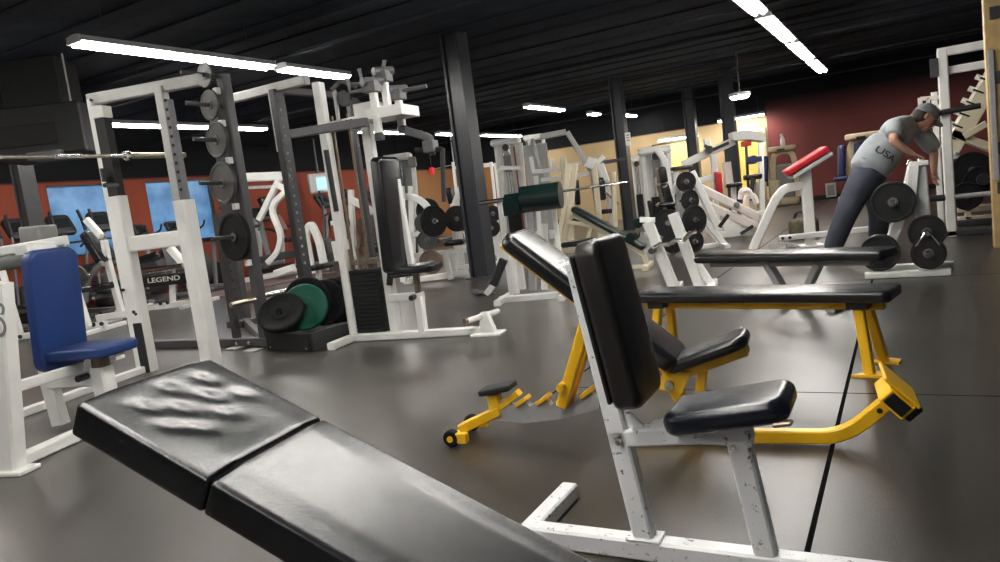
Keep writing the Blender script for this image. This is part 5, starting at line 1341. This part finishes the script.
b = thing('spray_bottle', 'white spray bottle standing on the tan machine shelf', 'bottle', P)
obj('bottle_body', MB().lathe((0, 0, 0), (0, 0, 1), [(.06, 0), (.065, .02), (.065, .16), (.03, .23), (.025, .26)], 20), LETTER, b)
obj('spray_head', MB().box((-.02, 0, .29), (.09, .04, .06), bev=.02), LPLAST, b); obj('trigger', MB().bar((-.04, 0, .27), (-.06, 0, .21), .02, .015), LPLAST, b)
q = onY(852, 196, 19.5)
m, o, H = bluetan(853, 204, 'tan shelled seat machine with navy pad partly hidden by the man', False)
obj('blue_front_pad', MB().pad((o+.28, -.16, 1.0), (.40, .10, .75), None, .04, .03), NAVYV, m.t)
# wall box
q = onY(831, 190, YB-.09)
t = thing('wall_box', 'small grey box on the maroon wall near the floor', 'box', (q.x, YB-.10, q.z))
obj('cover', MB().box((0, 0, 0), (.26, .08, .38), bev=.01), LPLAST, t); obj('inset', MB().box((0, -.045, 0), (.18, .012, .28), bev=.004), GPLAST, t)
# red box and camera by the tan wall
q = onY(432, 171, 20.5)
t = thing('alarm_sign', 'small lit red box hanging in front of the tan wall left of the large column', 'sign', q)
obj('case', MB().box((0, 0, 0), (.17, .10, .24), bev=.02), emit('lit_red', (.7, .03, .04), .12), t)
obj('bracket', MB().tube([(.085, 0, .05), (.9, 0, .1), (.9, 0, ZC-q.z)], .02, 8), SILVER, t)
obj('drop_rod', MB().cyl((0, 0, .11), (0, 0, ZC-q.z), .015, 8), DARK, t)
# ================================================================== CARDIO AREA ALONG THE WINDOW WALL
def at(px, d, py=250):
    r = ray(px, py)/FPX; q = CAM + r*d; return Vector((q.x, q.y, 0))
FRAMEG = mat('silver_grey_frame', (.19, .195, .20), .4, noise=.1)
DGPL = mat('charcoal_plastic', (.07, .072, .075), .45, noise=.1)
def make_elliptical():
    t = thing('elliptical_trainer', 'elliptical', 'exercise machine', (0, 0, 0), 'elliptical trainers by the windows')
    obj('front_housing', MB().pad((-.55, 0, .32), (.62, .34, .58), None, .16, .1), DGPL, t)
    obj('base_frame', MB().bar((-.8, 0, .06), (.85, 0, .06), .12, .08), FRAMEG, t)
    for x in (-.75, .8): obj('stabiliser', MB().bar((x, -.32, .04), (x, .32, .04), .08, .06), DARK, t)
    obj('mast', MB().path([(-.42, 0, .55), (-.30, 0, 1.05), (-.36, 0, 1.42)], .09, .11, up=(0, 1, 0)), FRAMEG, t)
    c = obj('console', MB().pad((-.33, 0, 1.50), (.40, .46, .09), Matrix.Rotation(R(55), 3, 'Y'), .08, .03), PLASTIC, t)
    obj('screen', MB().box((-.33+.045, 0, 1.50+.035), (.18, .28, .012), Matrix.Rotation(R(55), 3, 'Y'), bev=.004), SCREEN, c)
    for s in (-1, 1):
        obj('swing_arm', MB().tube(bend([(-.3, s*.27, .35), (-.16, s*.29, 1.0), (-.06, s*.29, 1.35), (-.16, s*.27, 1.68)], .2), .021, 10), FRAMEG, t)
        obj('grip', MB().tube([(-.07, s*.29, 1.38), (-.11, s*.285, 1.55), (-.17, s*.27, 1.72)], .03, 10), FOAM, t)
        obj('pedal_arm', MB().bar((-.45, s*.2, .22), (.5, s*.2, .30), .06, .07), FRAMEG, t)
        obj('pedal', MB().pad((.32, s*.2, .34), (.40, .17, .06), None, .05, .02), PLASTIC, t)
    obj('fixed_bar', MB().tube(bend([(-.2, -.22, 1.12), (-.02, -.22, 1.2), (-.02, .22, 1.2), (-.2, .22, 1.12)], .1), .018, 8), PLASTIC, t)
    return t
def make_treadmill():
    t = thing('treadmill', 'treadmill', 'exercise machine', (0, 0, 0), 'treadmills by the windows')
    obj('deck', MB().box((.1, 0, .14), (1.7, .74, .12), bev=.03), DARK, t)
    obj('belt', MB().box((.12, 0, .205), (1.5, .50, .012), bev=.003), RUBBER, t)
    obj('motor_hood', MB().pad((-.72, 0, .22), (.45, .76, .22), None, .12, .07), DGPL, t)
    for s in (-1, 1):
        obj('upright', MB().path([(-.62, s*.36, .2), (-.48, s*.36, .8), (-.52, s*.36, 1.30)], .08, .10, up=(0, 1, 0)), LPLAST, t)
        obj('handrail', MB().tube(bend([(-.5, s*.36, 1.05), (-.1, s*.36, 1.02), (.1, s*.36, .95)], .1), .026, 8), PLASTIC, t)
    c = obj('console', MB().pad((-.54, 0, 1.36), (.38, .80, .09), Matrix.Rotation(R(50), 3, 'Y'), .1, .035), PLASTIC, t)
    obj('screen', MB().box((-.50, 0, 1.39), (.2, .42, .012), Matrix.Rotation(R(50), 3, 'Y'), bev=.004), SCREEN, c)
    return t
def make_bike():
    t = thing('exercise_bike', 'bike', 'exercise machine', (0, 0, 0), 'upright exercise bikes by the windows')
    obj('flywheel_housing', MB().lathe((-.25, -.11, .45), (0, 1, 0), [(.05, 0), (.30, 0), (.34, .03), (.34, .19), (.30, .22), (.05, .22)], 26), DGPL, t)
    obj('base_beam', MB().bar((-.6, 0, .06), (.55, 0, .06), .1, .08), FRAMEG, t)
    for x in (-.58, .52): obj('stabiliser', MB().bar((x, -.26, .04), (x, .26, .04), .08, .06), DARK, t)
    obj('seat_post', MB().bar((.18, 0, .1), (.30, 0, .92), .07, .07, up=(0, 1, 0)), FRAMEG, t)
    obj('saddle', MB().prism([(-.20, .03), (-.17, .05), (-.02, .07), (.10, .13), (.13, .08), (.13, -.08), (.10, -.13), (-.02, -.07), (-.17, -.05), (-.20, -.03)], lambda a, b, d: (.28+a, b, d), .92, 1.0), VINYL, t)
    obj('handle_post', MB().bar((-.25, 0, .6), (-.40, 0, 1.18), .08, .08, up=(0, 1, 0)), FRAMEG, t)
    for s in (-1, 1): obj('handlebar', MB().tube(bend([(-.40, 0, 1.12), (-.36, s*.22, 1.16), (-.12, s*.22, 1.24), (-.05, s*.2, 1.34)], .08), .02, 8), FOAM, t)
    c = obj('console', MB().pad((-.42, 0, 1.27), (.26, .30, .07), Matrix.Rotation(R(55), 3, 'Y'), .05, .025), PLASTIC, t)
    obj('screen', MB().box((-.39, 0, 1.295), (.13, .18, .01), Matrix.Rotation(R(55), 3, 'Y'), bev=.003), SCREEN, c)
    for s in (-1, 1):
        k = obj('crank', MB().bar((-.25+.0, s*.14, .42), (-.25+s*.12, s*.16, .34), .03, .035, up=(0, 1, 0)), FRAMEG, t)
        obj('pedal', MB().box((-.25+s*.13, s*.21, .33), (.11, .1, .03), bev=.01), PLASTIC, k)
    return t
def rowof(maker, items, sc_=(1, 1, 1)):
    src = None
    for (x, y, hd, lab) in items:
        P = Vector((x, y, 0))
        if src is None: src = maker(); src.location = P; src.rotation_euler = (0, 0, R(hd)); src['label'] = lab; src.scale = sc_
        else: dup(src, P, R(hd), lab)
rowof(make_elliptical, [
    (-12.95, 6.20, 0, 'elliptical trainer between the grey column and the left edge, against the red wall'),
    (-12.95, 6.92, 3, 'elliptical trainer with black console in front of the first window, left one of the pair'),
    (-12.95, 8.36, -3, 'elliptical trainer at the right side of the first window behind the squat rack post'),
    (-12.95, 7.64, 2, 'elliptical trainer with black console in front of the first window, right one of the pair'),
    (-12.8, 14.3, 0, 'elliptical trainer seen between the perforated upright and the chest press station'),
    (-12.8, 15.3, 0, 'far elliptical trainer just left of the chest press rear post'),
    (-12.8, 16.3, 0, 'far elliptical trainer behind the guide rods of the chest press station')], (1.0, .95, 1.10))
rowof(make_bike, [
    (-12.7, 9.1, 8, 'exercise bike seen through the squat rack, left of the second window'),
    (-12.7, 9.75, -4, 'exercise bike seen through the squat rack, under the second window'),
    (-12.95, 10.3, 5, 'exercise bike between the right post of the squat rack and the storage post')], (1, 1, 1.1))
rowof(make_treadmill, [
    (-12.9, 12.6, 0, 'treadmill against the red wall behind the white machine with bent arms'),
    (-12.9, 18.0, 0, 'far treadmill in the corner by the tan wall'),
    (-12.9, 5.35, 0, 'treadmill at the far left of the window wall, mostly out of view')], (1, 1, 1.08))

# grey machine head behind the blue seat machine
m = Mach('abdominal_machine', 'white machine with a grey square head pad behind the blue seat', 'exercise machine', 48, 337, 20)
m.pad('grey_head_pad', GPLAST, (28, 236), (50, 234), .35, .26, 0); m.bar('mast', WHITE, .07, [(42, 330), (38, 240)]); m.bar('floor_rail', WHITE, .09, [(12, 338), (106, 324)])
m.rail('cross_foot', WHITE, (14, 338), -.4, .5); m.rail('cross_foot', WHITE, (100, 325), -.4, .5)
m.bar('front_strut', WHITE, .07, [(26, 332), (8, 270)], (-.1,)); m.bar('front_strut', WHITE, .07, [(94, 325), (78, 275), (72, 255)], (-.1,))
m.bar('black_shelf', DARK, .10, [(0, 268), (24, 264)], (.1,)); m.pad('seat_pad', VINYL, (58, 292), (84, 290), .4, .09)
for a_ in ((14, 337), (23, 336), (96, 324), (104, 323)): m.cross('bolt', PLASTIC, .03, a_, -.06, -.04)
m.plate((80, 262), -.5, .36, 'grey weight plate beside the right edge of the blue back pad', IRONG); m.plate((88, 275), -.2, .30, 'small grey weight plate lower, right of the blue back pad', IRONG)
# white leg machine with sloping dark pad left of the rack post
m = Mach('leg_extension', 'white leg machine with a sloping dark pad against the squat rack post', 'exercise machine', 118, 323, 20)
m.pad('dark_pad', VINYL, (90, 232), (108, 262), .4, .12); m.bar('top_arm', WHITE, .09, [(91, 219), (106, 236)], (-.1,)); m.bar('post', WHITE, .09, [(122, 314), (108, 262), (104, 240)])
m.box('punched_plate', WHITE, (104, 245), (110, 262), -.08, -.06); m.tube('bent_tube', FRAMEG, .05, [(94, 300), (96, 278), (104, 268), (112, 262)], (-.2,), .1)
m.pad('seat_pad', VINYL, (96, 288), (116, 284), .4, .1); m.bar('floor_rail', WHITE, .10, [(98, 318), (140, 312)]); m.rail('cross_foot', WHITE, (102, 318), -.4, .4)
m.cross('roller', PLASTIC, .06, (100, 266), -.3, .3); m.bar('crank_lever', FRAMEG, .05, [(86, 296), (92, 266), (84, 250)], (-.3,))
# machine with the lettered black housing
m = Mach('leg_curl_machine', 'white machine with a black lettered housing, seen through the squat rack', 'exercise machine', 160, 309, 16)
m.bar('floor_rail', WHITE, .11, [(118, 314), (200, 301)]); m.rail('cross_foot', WHITE, (128, 313), -.4, .6); m.rail('cross_foot', WHITE, (196, 302), -.4, .6)
m.box('black_housing', BLACK, (138, 288), (189, 272), -.10, .2)
c0, c1 = m.P((168, 278.5), -.11), m.P((139, 281), -.11)
text('housing_lettering', 'LEGEND', .115, axes((1, 0, 0), (0, -1, 0)), (c0.x, -.112, c0.z), LETTER, m.t, 1.5, .002)
m.bar('top_tube', WHITE, .09, [(133, 273), (166, 268), (192, 264)], (-.14,)); m.tube('chrome_tube', CHROME, .045, [(150, 270), (191, 264)], (-.2,))
m.bar('slanted_post', WHITE, .12, [(186, 266), (170, 248)], (.0,)); m.bar('grey_shroud', FRAMEG, .16, [(166, 266), (160, 248)], (.2,)); m.pad('dark_pad', VINYL, (134, 262), (158, 254), .4, .12, .2)
m.bar('post', WHITE, .08, [(173, 305), (172, 284)], (.0,)); m.bar('side_leg', WHITE, .09, [(194, 302), (188, 278)]); m.bar('lever', DARK, .05, [(146, 296), (158, 291)], (-.2,)); m.bar('lever_mount', WHITE, .1, [(138, 294), (146, 304)], (-.2,))
for a_ in ((163, 303), (170, 302)): m.cross('bolt', PLASTIC, .03, a_, -.075, -.05)
RUGM = mat('reddish_grey_mat', (.14, .09, .08), .8, noise=.2, nscale=8)
q = fl(150, 300)
t = thing('floor_mat', 'reddish brown mat on the floor under the lettered machine', 'mat', (q.x-.3, q.y+1.2, 0))
obj('mat', MB().box((0, 0, .008), (5.5, 3.2, .016), bev=.004), RUGM, t)
# white curved machine right of the storage post
m = Mach('lateral_raise_machine', 'white machine with bent arms and a long top tube, right of the plate storage post', 'exercise machine', 262, 281, 20)
m.bar('top_tube', WHITE, .19, [(232, 178), (284, 176)], (0,)); m.bar('second_tube', WHITE, .07, [(238, 188), (280, 186)], (.2,))
m.bar('slanted_arm', WHITE, .12, [(280, 180), (260, 220)], (-.05,)); m.bar('bent_arm', WHITE, .12, [(280, 184), (292, 190), (274, 206), (286, 236), (282, 252), (272, 262)], (-.2,), r=.25)
m.bar('rear_leg', WHITE, .09, [(255, 266), (250, 220)], (-.1,)); m.bar('rear_leg', FRAMEG, .09, [(268, 262), (258, 222)], (.1,)); m.bar('front_leg', WHITE, .09, [(303, 268), (290, 196)], (.1,))
m.tube('joint_ball', WHITE, .09, [(250, 219), (252, 226)], (-.15,)); m.cross('handle', PLASTIC, .04, (258, 226), -.5, .1)
m.pad('red_brown_pad', mat('rust_vinyl', (.25, .05, .03), .45, noise=.1), (270, 216), (279, 232), .4, .12, .2); m.pad('dark_back_pad', VINYL, (262, 214), (254, 198), .4, .14, .4)
m.pad('seat_pad', VINYL, (285, 240), (300, 239), .4, .1, .1); m.bar('seat_post', WHITE, .09, [(296, 266), (294, 242)], (.1,))
m.bar('floor_rail', WHITE, .12, [(232, 283), (312, 268)]); m.bar('black_beam', DARK, .16, [(252, 262), (300, 252)], (-.15,)); m.rail('cross_foot', WHITE, (240, 282), -.4, .6); m.rail('cross_foot', WHITE, (305, 270), -.4, .6)
m.bar('white_base_box', WHITE, .16, [(282, 272), (300, 266)], (-.3,)); 
m.plate((222, 285), -.2, .55, 'black plate edgeways behind the storage post near the floor', RUBBER, nrm=(.8, -.6, 0))
# small white machine with seat behind the power rack
m = Mach('leg_press_machine', 'white seated machine with a black flat seat, just left of the chest press post', 'exercise machine', 328, 290, 16)
m.bar('arch_leg', WHITE, .11, [(314, 268), (308, 234), (314, 222), (322, 240), (328, 270)], (-.1,), r=.2); m.pad('seat_pad', VINYL, (319, 266), (337, 263), .4, .09, -.3); m.bar('seat_post', WHITE, .08, [(328, 288), (327, 266)], (-.3,))
m.bar('floor_rail', WHITE, .11, [(306, 292), (350, 285)]); m.bar('slant_leg', WHITE, .12, [(334, 262), (330, 242)], (.2,)); m.bar('slant_leg', WHITE, .12, [(344, 262), (336, 242)], (.3,)); m.bar('top_bar', WHITE, .07, [(326, 224), (338, 222)], (.2,))
m.pad('back_pad', mat('rust_vinyl', (.25, .05, .03)), (330, 238), (327, 224), .4, .12, .4); m.rail('cross_foot', WHITE, (310, 292), -.4, .5); m.rail('cross_foot', WHITE, (346, 286), -.4, .5)
m = Mach('shoulder_machine', 'white machine with a dark round plate behind the guide rods of the chest press station', 'exercise machine', 352, 279, 16)
m.bar('white_arm', WHITE, .12, [(352, 200), (374, 212)], (0,)); m.bar('brown_frame', BROWNST, .10, [(366, 284), (360, 214)], (.2,)); m.bar('post', BROWNST, .07, [(358, 250), (366, 216)], (.0,)); m.bar('white_upright', WHITE, .1, [(349, 284), (344, 190)], (.3,))
m.bar('floor_rail', WHITE, .1, [(344, 288), (374, 283)]); m.bar('side_brace', BROWNST, .06, [(372, 226), (366, 250)], (0,)); m.rail('cross_foot', WHITE, (349, 287), -.4, .5)
m.plate((346, 222), -.3, .50, 'large dark plate just right of the chest press rear post', RUBBER, nrm=(-.3, -.95, 0)); m.plate((372, 226), -.2, .44, 'brown black plate half behind the tall black back pad', BROWNPL)
# wall TV on the red wall and a hanging black unit top left
q = onX(320, 183, -13.2)
t = thing('wall_television', 'small grey television on a bracket in front of the red window wall', 'television', q); t.rotation_euler = (0, 0, R(60))
obj('case', MB().box((0, 0, 0), (.62, .12, .50), bev=.03), LPLAST, t); obj('screen', MB().box((.06, -.065, -.02), (.36, .012, .32), bev=.01), emit('tv_glow', (.3, .5, .75), .25), t); obj('bracket', MB().bar((0, .05, .0), (0, .05, ZC-q.z), .05, .05, up=(0, 1, 0)), DARK, t)
DUCTM = mat('dull_black_sheet_metal', (.012, .0125, .013), .6, noise=.2)
q = onX(40, 140, -9.4)
t = thing('ceiling_duct', 'dark grey sheet metal duct box hanging under the roof at the upper left', 'duct', q); t.rotation_euler = (0, 0, R(35))
zc = ZC - q.z
obj('duct_body', MB().box((0, .3, .10), (1.2, .9, .62), bev=.02), DUCTM, t); obj('grille_frame', MB().box((-.08, -.16, .05), (.72, .02, .26), bev=.006), BLACK, t)
obj('outlet', MB().box((.12, -.1, -.22), (.4, .3, .1), bev=.01), MIDG, t); obj('neck', MB().box((0, .3, .10+.31+(zc-.41)/2), (.7, .6, zc-.42), bev=.01), DUCTM, t)
for dx in (-.45, .45): obj('hanger_rod', MB().cyl((dx, 0, .4), (dx, 0, zc), .012, 8), SILVER, t)
